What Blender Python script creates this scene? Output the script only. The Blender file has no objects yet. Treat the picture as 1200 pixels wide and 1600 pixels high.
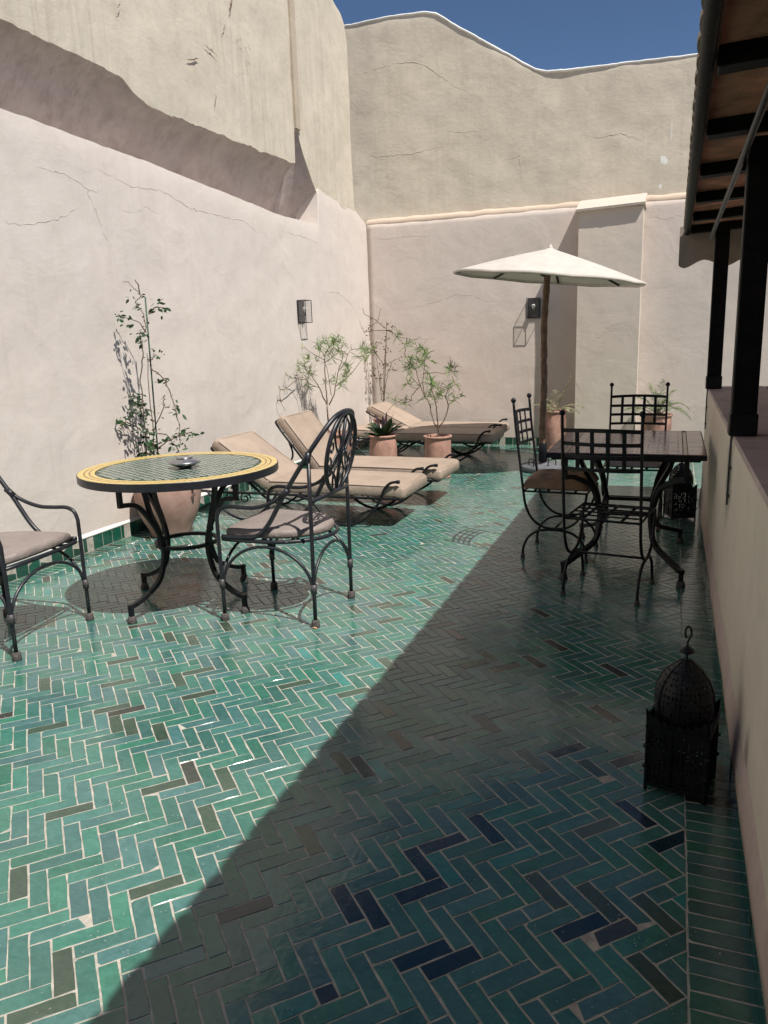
import bpy, math, random
from mathutils import Vector, Matrix, noise
R = math.radians
PI = math.pi
rnd = random.Random(7)
sc = bpy.context.scene
col = sc.collection

# ---------------------------------------------------------------- camera, sky, sun, exposure
cam_d = bpy.data.cameras.new('camera')
cam = bpy.data.objects.new('camera', cam_d)
col.objects.link(cam)
sc.camera = cam
cam_d.sensor_fit = 'HORIZONTAL'
cam_d.sensor_width = 36.0
cam_d.lens = 36.0
cam_d.clip_start = 0.05
cam_d.clip_end = 800.0
cam.matrix_world = Matrix((
    (0.93740589, -0.04587878, 0.34520333, 0.0),
    (0.34660224, 0.21890668, -0.91211115, 0.0),
    (-0.03372077, 0.97466661, 0.22110609, 1.47),
    (0, 0, 0, 1)))

SUN = Vector((-0.53, 0.30, -1.0)).normalized()      # direction the sunlight travels
elev = math.asin(-SUN.z)
azim = math.atan2(-SUN.x, -SUN.y)                   # clockwise from +Y
world = bpy.data.worlds.new('World')
sc.world = world
world.use_nodes = True
wn = world.node_tree
wn.nodes.clear()
sky = wn.nodes.new('ShaderNodeTexSky')
sky.sky_type = 'NISHITA'
sky.sun_disc = False
sky.sun_elevation = elev
sky.sun_rotation = azim
sky.altitude = 1800
sky.air_density = 1.0
sky.dust_density = 0.15
sky.ozone_density = 5.5
bg = wn.nodes.new('ShaderNodeBackground')
bg.inputs['Strength'].default_value = 0.06
wo = wn.nodes.new('ShaderNodeOutputWorld')
wn.links.new(sky.outputs[0], bg.inputs[0])
wn.links.new(bg.outputs[0], wo.inputs[0])

sun_d = bpy.data.lights.new('sun', 'SUN')
sun_d.energy = 4.3
sun_d.angle = R(0.53)
sun_d.color = (1.0, 0.955, 0.895)
sun = bpy.data.objects.new('sun', sun_d)
sun.rotation_euler = SUN.to_track_quat('-Z', 'Y').to_euler()
sun.location = (2, -2, 8)
col.objects.link(sun)

sc.view_settings.view_transform = 'Standard'
sc.view_settings.look = 'None'
sc.view_settings.exposure = 0.45
sc.view_settings.gamma = 1.0
sc.view_settings.use_curve_mapping = False

# ---------------------------------------------------------------- scene graph helpers
def tag(o, label=None, cat=None, group=None, kind=None):
    if label: o['label'] = label
    if cat: o['category'] = cat
    if group: o['group'] = group
    if kind: o['kind'] = kind
    return o

def empty(name, loc=(0, 0, 0), rz=0.0, label=None, cat=None, group=None):
    o = bpy.data.objects.new(name, None)
    o.empty_display_size = 0.2
    o.location = loc
    o.rotation_euler = (0, 0, rz)
    col.objects.link(o)
    return tag(o, label, cat, group)

def copy_thing(root, loc, rz, label, skip=()):
    r = root.copy()
    col.objects.link(r)
    r.location = loc
    r.rotation_euler = (0, 0, rz)
    r['label'] = label
    for ch in list(root.children):
        if ch.name.split('.')[0] in skip: continue
        c = ch.copy(); col.objects.link(c); c.parent = r
        for g in ch.children:
            d = g.copy(); col.objects.link(d); d.parent = c
    return r

class MB:
    """collects geometry and links it as one mesh object"""
    def __init__(s):
        s.v = []; s.f = []; s.sm = []; s.col = []
    def add(s, vs, fs, smooth=True, c=None):
        b = len(s.v)
        s.v.extend([tuple(p) for p in vs])
        for f in fs:
            s.f.append(tuple(b + i for i in f)); s.sm.append(smooth)
            if c is not None: s.col.append(c)
        return s
    def box(s, lo, hi, M=None):
        x0, y0, z0 = lo; x1, y1, z1 = hi
        vs = [Vector(p) for p in ((x0,y0,z0),(x1,y0,z0),(x1,y1,z0),(x0,y1,z0),(x0,y0,z1),(x1,y0,z1),(x1,y1,z1),(x0,y1,z1))]
        if M: vs = [M @ p for p in vs]
        return s.add(vs, [(0,3,2,1),(4,5,6,7),(0,1,5,4),(1,2,6,5),(2,3,7,6),(3,0,4,7)], False)
    def bbox(s, lo, hi, b=0.004, M=None):
        """box with chamfered vertical and top edges"""
        x0, y0, z0 = lo; x1, y1, z1 = hi
        def ring(i, z):
            return [(x0+i+b,y0+i,z),(x1-i-b,y0+i,z),(x1-i,y0+i+b,z),(x1-i,y1-i-b,z),(x1-i-b,y1-i,z),(x0+i+b,y1-i,z),(x0+i,y1-i-b,z),(x0+i,y0+i+b,z)]
        vs = ring(b, z0) + ring(0, z0+b) + ring(0, z1-b) + ring(b, z1)
        vs = [Vector(p) for p in vs]
        if M: vs = [M @ p for p in vs]
        fs = [tuple(reversed(range(8))), tuple(range(24, 32))]
        for k in range(3):
            for i in range(8):
                j = (i+1) % 8
                fs.append((k*8+i, k*8+j, k*8+8+j, k*8+8+i))
        return s.add(vs, fs, False)
    def tube(s, pts, r, n=8, closed=False, cap=True, flat=None):
        """sweep a circle (or a flat bar: flat=(half width, half thickness)) along pts; r may be a list"""
        P = [Vector(p) for p in pts]
        m = len(P)
        rs = r if isinstance(r, (list, tuple)) else [r]*m
        T = []
        for i in range(m):
            if closed: t = P[(i+1) % m] - P[i-1]
            elif i == 0: t = P[1] - P[0]
            elif i == m-1: t = P[-1] - P[-2]
            else: t = (P[i+1]-P[i]).normalized() + (P[i]-P[i-1]).normalized()
            T.append(t.normalized() if t.length > 1e-9 else Vector((0, 0, 1)))
        up = Vector((0, 0, 1)) if abs(T[0].z) < 0.9 else Vector((1, 0, 0))
        nrm = (up - T[0]*up.dot(T[0])).normalized()
        vs = []
        for i in range(m):
            nrm = (nrm - T[i]*nrm.dot(T[i]))
            if nrm.length < 1e-6: nrm = T[i].orthogonal()
            nrm.normalize()
            bi = T[i].cross(nrm)
            for k in range(n):
                a = 2*PI*(k+0.5)/n
                if flat:
                    sx = (1 if math.cos(a) > 0 else -1)*flat[0]; sy = (1 if math.sin(a) > 0 else -1)*flat[1]
                    vs.append(P[i] + bi*sx + nrm*sy)
                else:
                    vs.append(P[i] + (nrm*math.cos(a) + bi*math.sin(a))*rs[i])
        fs = []
        rng = m if closed else m-1
        for i in range(rng):
            j = (i+1) % m
            for k in range(n):
                l = (k+1) % n
                fs.append((i*n+k, i*n+l, j*n+l, j*n+k))
        if cap and not closed:
            fs.append(tuple(reversed(range(n)))); fs.append(tuple((m-1)*n+k for k in range(n)))
        return s.add(vs, fs, n > 4)
    def lathe(s, prof, n=24, c=(0, 0, 0), wob=0.0):
        vs = []; fs = []
        m = len(prof)
        for i, (r, z) in enumerate(prof):
            for k in range(n):
                a = 2*PI*k/n
                rr = r*(1 + wob*noise.noise(Vector((math.cos(a)*1.3, math.sin(a)*1.3, z*4+c[0]))))
                vs.append((c[0]+rr*math.cos(a), c[1]+rr*math.sin(a), c[2]+z))
        for i in range(m-1):
            for k in range(n):
                l = (k+1) % n
                fs.append((i*n+k, i*n+l, i*n+n+l, i*n+n+k))
        fs.append(tuple(reversed(range(n)))); fs.append(tuple((m-1)*n+k for k in range(n)))
        return s.add(vs, fs, True)
    def build(s, name, mat, parent=None, loc=None, autos=None):
        me = bpy.data.meshes.new(name)
        me.from_pydata(s.v, [], s.f)
        me.materials.append(mat)
        me.polygons.foreach_set('use_smooth', s.sm)
        if s.col:
            at = me.attributes.new('tcol', 'FLOAT_COLOR', 'FACE')
            at.data.foreach_set('color', [x for c in s.col for x in c])
        if autos is not None:
            try: me.set_sharp_from_angle(angle=R(autos))
            except Exception: pass
        me.update()
        o = bpy.data.objects.new(name, me)
        col.objects.link(o)
        if parent: o.parent = parent
        if loc: o.location = loc
        return o

def spline(pts, k=6, closed=False):
    P = [Vector(p) for p in pts]
    n = len(P); out = []
    rng = n if closed else n-1
    for i in range(rng):
        if closed: a, b, c, d = P[i-1], P[i], P[(i+1) % n], P[(i+2) % n]
        else: a, b, c, d = P[max(i-1, 0)], P[i], P[i+1], P[min(i+2, n-1)]
        for j in range(k):
            t = j/k
            out.append(0.5*((2*b) + (c-a)*t + (2*a-5*b+4*c-d)*t*t + (3*b-a-3*c+d)*t**3))
    if not closed: out.append(P[-1])
    return out

def arc(cx, cz, r, a0, a1, n, f):
    return [f(cx+r*math.cos(a0+(a1-a0)*i/n), cz+r*math.sin(a0+(a1-a0)*i/n)) for i in range(n+1)]

# ---------------------------------------------------------------- materials
def nt(name):
    m = bpy.data.materials.new(name)
    m.use_nodes = True
    t = m.node_tree
    t.nodes.clear()
    o = t.nodes.new('ShaderNodeOutputMaterial')
    b = t.nodes.new('ShaderNodeBsdfPrincipled')
    t.links.new(b.outputs[0], o.inputs[0])
    return m, t, b, o
def N(t, typ, **kw):
    n = t.nodes.new(typ)
    for k, v in kw.items():
        if k in n.inputs: n.inputs[k].default_value = v
        else: setattr(n, k, v)
    return n
def L(t, a, b): t.links.new(a, b)
def noise_n(t, vec, scale, detail=4, rough=0.55, dist=0.0):
    n = N(t, 'ShaderNodeTexNoise')
    n.inputs['Scale'].default_value = scale; n.inputs['Detail'].default_value = detail
    n.inputs['Roughness'].default_value = rough; n.inputs['Distortion'].default_value = dist
    if vec is not None: L(t, vec, n.inputs['Vector'])
    return n
def ramp(t, fac, stops, interp='LINEAR'):
    n = N(t, 'ShaderNodeValToRGB')
    n.color_ramp.interpolation = interp
    el = n.color_ramp.elements
    while len(el) < len(stops): el.new(0.5)
    for e, (p, c) in zip(el, stops):
        e.position = p; e.color = (*c, 1) if len(c) == 3 else c
    L(t, fac, n.inputs[0])
    return n
def math_n(t, op, a, b=None, clamp=False):
    n = N(t, 'ShaderNodeMath', operation=op); n.use_clamp = clamp
    for i, x in enumerate((a, b)):
        if x is None: continue
        if isinstance(x, (int, float)): n.inputs[i].default_value = x
        else: L(t, x, n.inputs[i])
    return n.outputs[0]
def mix(t, fac, a, b, blend='MIX'):
    n = N(t, 'ShaderNodeMix', data_type='RGBA', blend_type=blend)
    if isinstance(fac, (int, float)): n.inputs[0].default_value = fac
    else: L(t, fac, n.inputs[0])
    for i, x in ((6, a), (7, b)):
        if isinstance(x, tuple): n.inputs[i].default_value = (*x[:3], 1)
        else: L(t, x, n.inputs[i])
    return n.outputs[2]
def bump(t, h, strength, dist, prev=None):
    n = N(t, 'ShaderNodeBump')
    n.inputs['Strength'].default_value = strength; n.inputs['Distance'].default_value = dist
    L(t, h, n.inputs['Height'])
    if prev is not None: L(t, prev, n.inputs['Normal'])
    return n.outputs[0]
def mapping(t, vec, scale=(1, 1, 1), loc=(0, 0, 0)):
    n = N(t, 'ShaderNodeMapping')
    n.inputs['Scale'].default_value = scale; n.inputs['Location'].default_value = loc
    L(t, vec, n.inputs['Vector'])
    return n.outputs[0]

def plaster(name, base, var, dark, stain=0.25, streak=0.35, crack=0.5, rough=0.88, relief=0.36, marks=()):
    """lime plaster: blotches, vertical drips, trowel relief, hairline cracks and scuffs"""
    m, t, b, o = nt(name)
    geo = N(t, 'ShaderNodeNewGeometry')
    P = geo.outputs['Position']
    big = noise_n(t, P, 0.9, 5, 0.6, 0.4)
    c = mix(t, ramp(t, big.outputs[0], [(0.3, (0, 0, 0)), (0.7, (1, 1, 1))]).outputs[0], base, var)
    mid = noise_n(t, P, 5.5, 6, 0.65, 0.3)
    c = mix(t, math_n(t, 'MULTIPLY', ramp(t, mid.outputs[0], [(0.42, (0, 0, 0)), (0.75, (1, 1, 1))]).outputs[0], stain), c, dark)
    # vertical drip streaks
    sv = mapping(t, P, (9, 9, 0.35))
    st = noise_n(t, sv, 1.6, 5, 0.7)
    stm = noise_n(t, P, 0.7, 2)
    sf = math_n(t, 'MULTIPLY', ramp(t, st.outputs[0], [(0.48, (0, 0, 0)), (0.72, (1, 1, 1))]).outputs[0], ramp(t, stm.outputs[0], [(0.42, (0, 0, 0)), (0.62, (1, 1, 1))]).outputs[0])
    c = mix(t, math_n(t, 'MULTIPLY', sf, streak), c, dark)
    # hairline cracks: a thin level line of a stretched noise, broken by a mask
    cv = noise_n(t, mapping(t, P, (1, 0.8, 2.0), (3.1, 1.7, 8.2)), 0.42, 8, 0.60, 0.25)
    d = math_n(t, 'ABSOLUTE', math_n(t, 'SUBTRACT', cv.outputs[0], 0.5))
    ln = ramp(t, d, [(0.0, (1, 1, 1)), (0.0016, (0, 0, 0))]).outputs[0]
    cm = noise_n(t, P, 1.1, 3)
    cf = math_n(t, 'MULTIPLY', ln, ramp(t, cm.outputs[0], [(0.56, (0, 0, 0)), (0.66, (1, 1, 1))]).outputs[0])
    c = mix(t, math_n(t, 'MULTIPLY', cf, crack), c, dark)
    # splash and grime near the floor
    sx = N(t, 'ShaderNodeSeparateXYZ'); L(t, P, sx.inputs[0])
    gz = math_n(t, 'ADD', sx.outputs['Z'], math_n(t, 'MULTIPLY', math_n(t, 'SUBTRACT', mid.outputs[0], 0.5), 0.7))
    c = mix(t, math_n(t, 'MULTIPLY', ramp(t, gz, [(0.10, (1, 1, 1)), (0.34, (0, 0, 0))]).outputs[0], 0.32), c, dark)
    # small scuffs and pits
    vo = N(t, 'ShaderNodeTexVoronoi'); vo.inputs['Scale'].default_value = 6.0
    L(t, P, vo.inputs['Vector'])
    pit = ramp(t, vo.outputs['Distance'], [(0.0, (1, 1, 1)), (0.035, (0, 0, 0))]).outputs[0]
    pm = math_n(t, 'MULTIPLY', pit, ramp(t, mid.outputs[0], [(0.55, (0, 0, 0)), (0.6, (1, 1, 1))]).outputs[0])
    c = mix(t, math_n(t, 'MULTIPLY', pm, 0.6), c, dark)
    for (cen, size, colr, amt) in marks:
        q = N(t, 'ShaderNodeVectorMath', operation='SUBTRACT'); L(t, P, q.inputs[0]); q.inputs[1].default_value = cen
        q2 = N(t, 'ShaderNodeVectorMath', operation='DIVIDE'); L(t, q.outputs[0], q2.inputs[0]); q2.inputs[1].default_value = size
        wob = noise_n(t, P, 14 if size[2] < 0.3 else 6, 5, 0.7)
        ll = N(t, 'ShaderNodeVectorMath', operation='LENGTH'); L(t, q2.outputs[0], ll.inputs[0])
        v = math_n(t, 'ADD', ll.outputs['Value'], math_n(t, 'MULTIPLY', math_n(t, 'SUBTRACT', wob.outputs[0], 0.5), 1.6))
        mk = ramp(t, v, [(0.35, (1, 1, 1)), (1.0 if amt < 0.8 else 0.42, (0, 0, 0))]).outputs[0]
        c = mix(t, math_n(t, 'MULTIPLY', mk, amt), c, colr)
    L(t, c, b.inputs['Base Color'])
    b.inputs['Roughness'].default_value = rough
    b.inputs['Specular IOR Level'].default_value = 0.25
    h1 = noise_n(t, P, 2.2, 3, 0.5, 0.5)
    n1 = bump(t, h1.outputs[0], 0.36, 0.035)
    n1 = bump(t, st.outputs[0], 0.22, 0.004, n1)
    h2 = noise_n(t, mapping(t, P, (1, 1, 1.6)), 16, 7, 0.68, 0.4)
    n2 = bump(t, h2.outputs[0], relief, 0.005, n1)
    h3 = noise_n(t, P, 110, 4, 0.7)
    n3 = bump(t, h3.outputs[0], 0.35, 0.0015, n2)
    n4 = bump(t, math_n(t, 'SUBTRACT', 1.0, cf), 0.5, 0.003, n3)
    L(t, n4, b.inputs['Normal'])
    return m

def tile_group(t, colsock, P, b, seedsock=None, gloss=0.06):
    """glazed zellige: mottled glaze, brush ripple, chips and pinholes"""
    n1 = noise_n(t, mapping(t, P, (1.0, 1.5, 1.0)), 24, 7, 0.68, 1.3)
    c = mix(t, math_n(t, 'MULTIPLY', ramp(t, n1.outputs[0], [(0.38, (0, 0, 0)), (0.72, (1, 1, 1))]).outputs[0], 0.6), colsock, (2.2, 1.65, 1.7), 'MULTIPLY')
    n2 = noise_n(t, P, 9, 4, 0.65, 0.6)
    c = mix(t, math_n(t, 'MULTIPLY', ramp(t, n2.outputs[0], [(0.5, (0, 0, 0)), (0.78, (1, 1, 1))]).outputs[0], 0.45), c, (0.45, 0.5, 0.55), 'MULTIPLY')
    # dusty film and pinholes
    n3 = noise_n(t, P, 3.2, 6, 0.7, 0.5)
    film = math_n(t, 'MULTIPLY', ramp(t, n3.outputs[0], [(0.40, (0, 0, 0)), (0.78, (1, 1, 1))]).outputs[0], 0.09)
    c = mix(t, film, c, (0.33, 0.32, 0.27))
    vo = N(t, 'ShaderNodeTexVoronoi'); vo.inputs['Scale'].default_value = 70.0
    L(t, P, vo.inputs['Vector'])
    pin = math_n(t, 'MULTIPLY', ramp(t, vo.outputs['Distance'], [(0.0, (1, 1, 1)), (0.10, (1, 1, 1)), (0.14, (0, 0, 0))]).outputs[0],
                 ramp(t, n2.outputs[0], [(0.56, (0, 0, 0)), (0.60, (1, 1, 1))]).outputs[0])
    c = mix(t, math_n(t, 'MULTIPLY', pin, 0.7), c, (0.45, 0.42, 0.36))
    L(t, c, b.inputs['Base Color'])
    rr = math_n(t, 'ADD', math_n(t, 'MULTIPLY', n3.outputs[0], 0.20), gloss)
    L(t, math_n(t, 'ADD', rr, math_n(t, 'MULTIPLY', pin, 0.4)), b.inputs['Roughness'])
    b.inputs['IOR'].default_value = 1.60
    w = noise_n(t, P, 17, 3, 0.5, 1.2)
    nb = bump(t, w.outputs[0], 0.17, 0.005)
    w2 = noise_n(t, P, 75, 3, 0.55, 0.8)
    nb = bump(t, w2.outputs[0], 0.22, 0.0010, nb)
    L(t, nb, b.inputs['Normal'])

def tile_mat(name, source):
    m, t, b, o = nt(name)
    geo = N(t, 'ShaderNodeNewGeometry')
    if source == 'object':
        s = N(t, 'ShaderNodeObjectInfo').outputs['Color']
    else:
        s = N(t, 'ShaderNodeAttribute', attribute_name='tcol').outputs['Color']
    tile_group(t, s, geo.outputs['Position'], b)
    return m

def simple(name, colr, rough=0.6, metal=0.0, var=0.15, vscale=12.0, bumps=None, spec=0.5, dark=None, obj=False):
    m, t, b, o = nt(name)
    if obj: P = N(t, 'ShaderNodeTexCoord').outputs['Object']
    else: P = N(t, 'ShaderNodeNewGeometry').outputs['Position']
    n = noise_n(t, P, vscale, 5, 0.62, 0.3)
    dk = dark or tuple(x*(1-var) for x in colr)
    lt = tuple(min(1, x*(1+var)) for x in colr)
    L(t, ramp(t, n.outputs[0], [(0.3, dk), (0.7, lt)]).outputs[0], b.inputs['Base Color'])
    r2 = noise_n(t, P, vscale*2.3, 4)
    L(t, math_n(t, 'ADD', math_n(t, 'MULTIPLY', r2.outputs[0], 0.2), rough-0.1), b.inputs['Roughness'])
    b.inputs['Metallic'].default_value = metal
    b.inputs['Specular IOR Level'].default_value = spec
    if bumps:
        h = noise_n(t, P, bumps[0], 5, 0.6)
        L(t, bump(t, h.outputs[0], bumps[1], bumps[2]), b.inputs['Normal'])
    return m

M = {}
M['left'] = plaster('plaster_left', (0.70, 0.62, 0.56), (0.67, 0.60, 0.54), (0.46, 0.39, 0.32), 0.22, 0.22, 0.55)
M['back'] = plaster('plaster_back', (0.67, 0.57, 0.505), (0.61, 0.54, 0.475), (0.44, 0.36, 0.30), 0.25, 0.18, 0.55)
M['pillar'] = plaster('plaster_pillar', (0.58, 0.515, 0.435), (0.62, 0.525, 0.45), (0.44, 0.38, 0.32), 0.25, 0.15, 0.1)
M['upper_left'] = plaster('plaster_upper_left', (0.62, 0.56, 0.455), (0.575, 0.515, 0.415), (0.36, 0.31, 0.245), 0.35, 0.6, 0.8, relief=0.75)
M['upper_back'] = plaster('plaster_upper_back', (0.65, 0.58, 0.47), (0.60, 0.535, 0.43), (0.38, 0.335, 0.265), 0.35, 0.2, 0.35, relief=0.7,
    marks=[((-0.22, 10.35, 3.42), (0.085, 0.2, 0.15), (0.8, 0.78, 0.74), 0.9), ((-0.25, 10.35, 3.12), (0.035, 0.2, 0.07), (0.8, 0.78, 0.74), 0.9),
           ((-0.15, 10.35, 3.72), (0.022, 0.2, 0.25), (0.7, 0.68, 0.62), 0.9), ((-3.2, 10.35, 4.3), (0.7, 0.3, 0.22), (0.55, 0.5, 0.42), 0.35)])
M['band'] = plaster('plaster_bare_shade', (0.55, 0.465, 0.435), (0.46, 0.405, 0.39), (0.33, 0.27, 0.25), 0.8, 0.7, 0.2, relief=0.7)  # bare plaster, darkened and tinted mauve for the shade under the overhang
M['stripe'] = plaster('plaster_stripe', (0.50, 0.43, 0.33), (0.46, 0.39, 0.3), (0.33, 0.28, 0.21), 0.4, 0.7, 0.0)
M['fillet'] = plaster('plaster_fillet', (0.64, 0.50, 0.39), (0.58, 0.465, 0.36), (0.45, 0.36, 0.28), 0.4, 0.1, 0.3)
M['white'] = plaster('plaster_white', (0.82, 0.83, 0.80), (0.75, 0.76, 0.73), (0.5, 0.47, 0.42), 0.5, 0.2, 0.2)
M['parapet'] = plaster('plaster_parapet', (0.76, 0.67, 0.55), (0.72, 0.635, 0.52), (0.34, 0.29, 0.23), 0.2, 0.1, 0.05,
    marks=[((0.247, 3.62, 0.80), (0.2, 0.20, 0.24), (0.12, 0.13, 0.11), 0.62), ((0.247, 2.22, 0.27), (0.2, 0.07, 0.12), (0.13, 0.11, 0.12), 0.6)])
M['plinth'] = plaster('plaster_plinth', (0.72, 0.585, 0.525), (0.66, 0.54, 0.48), (0.3, 0.21, 0.17), 0.6, 0.3, 0.4)
M['end_board'] = plaster('plaster_end_board', (0.42, 0.345, 0.275), (0.38, 0.31, 0.25), (0.15, 0.12, 0.1), 0.4, 0.4, 0.0)
M['crack_pale'] = simple('crack_pale', (0.57, 0.49, 0.43), 0.95, 0, 0.3, 9)
M['crack_up'] = simple('crack_up', (0.56, 0.51, 0.42), 0.95, 0, 0.4, 6)
M['grout'] = simple('grout', (0.41, 0.38, 0.325), 0.95, 0, 0.3, 30, (90, 0.6, 0.004), 0.2)
M['tile'] = tile_mat('glazed_tile', 'object')
M['tile_s'] = tile_mat('glazed_tile_joined', 'attr')
M['iron'] = simple('black_iron', (0.008, 0.008, 0.010), 0.45, 0.0, 0.5, 25, (60, 0.4, 0.001), 0.3)
M['iron_grey'] = simple('charcoal_iron', (0.017, 0.018, 0.023), 0.38, 0.0, 0.35, 20, (60, 0.4, 0.001), 0.5)
M['foot'] = simple('worn_rubber', (0.085, 0.075, 0.07), 0.8, 0, 0.6, 90, (120, 0.6, 0.002), 0.3)
M['sleeve'] = simple('metal_sleeve', (0.06, 0.055, 0.058), 0.5, 0, 0.5, 60, None, 0.5)
M['seat'] = simple('taupe_leatherette', (0.255, 0.212, 0.19), 0.55, 0, 0.10, 9, (9, 0.7, 0.024), 0.4)
M['mattress'] = simple('tan_leatherette', (0.365, 0.285, 0.222), 0.58, 0, 0.12, 5, (7, 0.6, 0.022), 0.35)
M['cushion'] = simple('brown_cushion', (0.26, 0.165, 0.10), 0.8, 0, 0.2, 18, (30, 0.4, 0.006), 0.2)
M['cushion_grey'] = simple('grey_cushion', (0.33, 0.29, 0.27), 0.8, 0, 0.2, 18, (30, 0.4, 0.006), 0.2)
M['terracotta'] = simple('terracotta', (0.42, 0.235, 0.18), 0.85, 0, 0.22, 11, (40, 0.4, 0.003), 0.25, dark=(0.30, 0.17, 0.13))
M['jar'] = simple('dusty_terracotta', (0.37, 0.245, 0.20), 0.85, 0, 0.2, 7, (40, 0.4, 0.003), 0.25, dark=(0.30, 0.175, 0.14))
M['soil'] = simple('soil', (0.06, 0.04, 0.028), 0.95, 0, 0.4, 60, (80, 0.8, 0.01), 0.2)
M['bark'] = simple('bark', (0.20, 0.145, 0.11), 0.85, 0, 0.35, 70, (80, 0.6, 0.003), 0.2)
M['twig'] = simple('twig', (0.13, 0.10, 0.07), 0.85, 0, 0.35, 50, None, 0.2)
M['trunk'] = simple('pole_wood', (0.17, 0.10, 0.068), 0.8, 0, 0.5, 22, (45, 0.9, 0.006), 0.3)
M['dark_wood'] = simple('dark_wood', (0.008, 0.0065, 0.006), 0.6, 0, 0.5, 18, (40, 0.5, 0.002), 0.15)
M['board'] = simple('ceiling_board', (0.72, 0.30, 0.19), 0.8, 0, 0.45, 5, (30, 0.4, 0.003), 0.2, dark=(0.26, 0.12, 0.08))
M['clay'] = simple('clay_tile', (0.45, 0.34, 0.27), 0.85, 0, 0.3, 9, (40, 0.5, 0.003), 0.2)
M['slate'] = simple('cap_render', (0.50, 0.395, 0.355), 0.7, 0, 0.2, 5, (30, 0.4, 0.003), 0.4)
M['stone'] = simple('base_concrete', (0.12, 0.125, 0.135), 0.7, 0, 0.25, 14, (40, 0.5, 0.003), 0.3)
M['pewter'] = simple('pewter', (0.36, 0.36, 0.37), 0.33, 0.85, 0.3, 20, (25, 0.3, 0.002), 0.5)
M['ground'] = simple('earth', (0.34, 0.26, 0.19), 0.95, 0, 0.2, 0.3, None, 0.2)
M['stake'] = simple('green_stake', (0.03, 0.085, 0.055), 0.5, 0, 0.2, 20, None, 0.4)
M['yellow'] = simple('yellow_glaze', (0.62, 0.46, 0.15), 0.25, 0, 0.15, 60, (60, 0.4, 0.001), 0.5)
M['ochre'] = simple('brown_glaze', (0.30, 0.19, 0.07), 0.3, 0, 0.3, 60, None, 0.5)
M['green_glaze'] = simple('dark_green_glaze', (0.035, 0.075, 0.058), 0.18, 0, 0.4, 40, (60, 0.5, 0.0015), 0.5)
M['pale_tess'] = simple('pale_tessera', (0.55, 0.55, 0.46), 0.35, 0, 0.15, 60, None, 0.5)
M['brown_tile'] = simple('brown_table_tile', (0.36, 0.225, 0.19), 0.15, 0, 0.30, 14, (30, 0.2, 0.0008), 0.8)
M['table_joint'] = simple('table_joint', (0.15, 0.11, 0.09), 0.8, 0, 0.2, 14, None, 0.3)
M['buff'] = simple('buff_tile', (0.50, 0.36, 0.22), 0.3, 0, 0.2, 14, None, 0.5)
M['plaster_bulb'] = simple('bulb', (0.75, 0.73, 0.68), 0.2, 0, 0.05, 10, None, 0.6)
M['butt'] = simple('paper', (0.7, 0.45, 0.2), 0.9, 0, 0.2, 200)

def leaf_mat(name, a, b_, rough=0.45, trans=0.25):
    m, t, b, o = nt(name)
    geo = N(t, 'ShaderNodeNewGeometry')
    n = noise_n(t, geo.outputs['Position'], 9, 3)
    wn_ = N(t, 'ShaderNodeTexWhiteNoise', noise_dimensions='3D')
    sn = N(t, 'ShaderNodeVectorMath', operation='SNAP'); L(t, geo.outputs['Position'], sn.inputs[0]); sn.inputs[1].default_value = (0.03, 0.03, 0.03)
    L(t, sn.outputs[0], wn_.inputs['Vector'])
    f = math_n(t, 'ADD', math_n(t, 'MULTIPLY', n.outputs[0], 0.6), math_n(t, 'MULTIPLY', wn_.outputs['Value'], 0.4))
    c = ramp(t, f, [(0.3, a), (0.7, b_)]).outputs[0]
    L(t, c, b.inputs['Base Color'])
    b.inputs['Roughness'].default_value = rough
    tr = N(t, 'ShaderNodeBsdfTranslucent'); L(t, c, tr.inputs['Color'])
    mx = N(t, 'ShaderNodeMixShader'); mx.inputs[0].default_value = trans
    L(t, b.outputs[0], mx.inputs[1]); L(t, tr.outputs[0], mx.inputs[2]); L(t, mx.outputs[0], o.inputs[0])
    return m
M['oleander'] = leaf_mat('oleander_leaf', (0.05, 0.12, 0.03), (0.27, 0.38, 0.10))
M['vine'] = leaf_mat('vine_leaf', (0.012, 0.045, 0.015), (0.05, 0.11, 0.035), 0.4, 0.2)
M['dry'] = leaf_mat('dry_leaf', (0.07, 0.055, 0.035), (0.13, 0.12, 0.07), 0.7, 0.15)
M['broad'] = leaf_mat('broad_leaf', (0.012, 0.035, 0.014), (0.045, 0.085, 0.03), 0.3, 0.1)
M['purple'] = leaf_mat('purple_leaf', (0.05, 0.03, 0.045), (0.10, 0.06, 0.075), 0.35, 0.1)
M['palm'] = leaf_mat('palm_leaf', (0.13, 0.17, 0.08), (0.32, 0.36, 0.20), 0.5, 0.25)
M['palm_dry'] = leaf_mat('palm_leaf_dry', (0.20, 0.20, 0.11), (0.42, 0.38, 0.24), 0.7, 0.25)

def canvas_mat():
    m, t, b, o = nt('canvas')
    P = N(t, 'ShaderNodeNewGeometry').outputs['Position']
    n = noise_n(t, P, 7, 5)
    c = ramp(t, n.outputs[0], [(0.3, (0.58, 0.53, 0.47)), (0.7, (0.67, 0.62, 0.555))]).outputs[0]
    L(t, c, b.inputs['Base Color']); b.inputs['Roughness'].default_value = 0.9
    tr = N(t, 'ShaderNodeBsdfTranslucent'); tr.inputs['Color'].default_value = (0.62, 0.56, 0.48, 1)
    mx = N(t, 'ShaderNodeMixShader'); mx.inputs[0].default_value = 0.13
    L(t, b.outputs[0], mx.inputs[1]); L(t, tr.outputs[0], mx.inputs[2]); L(t, mx.outputs[0], o.inputs[0])
    h = noise_n(t, P, 300, 2); L(t, bump(t, h.outputs[0], 0.4, 0.001), b.inputs['Normal'])
    return m
M['canvas'] = canvas_mat()
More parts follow.
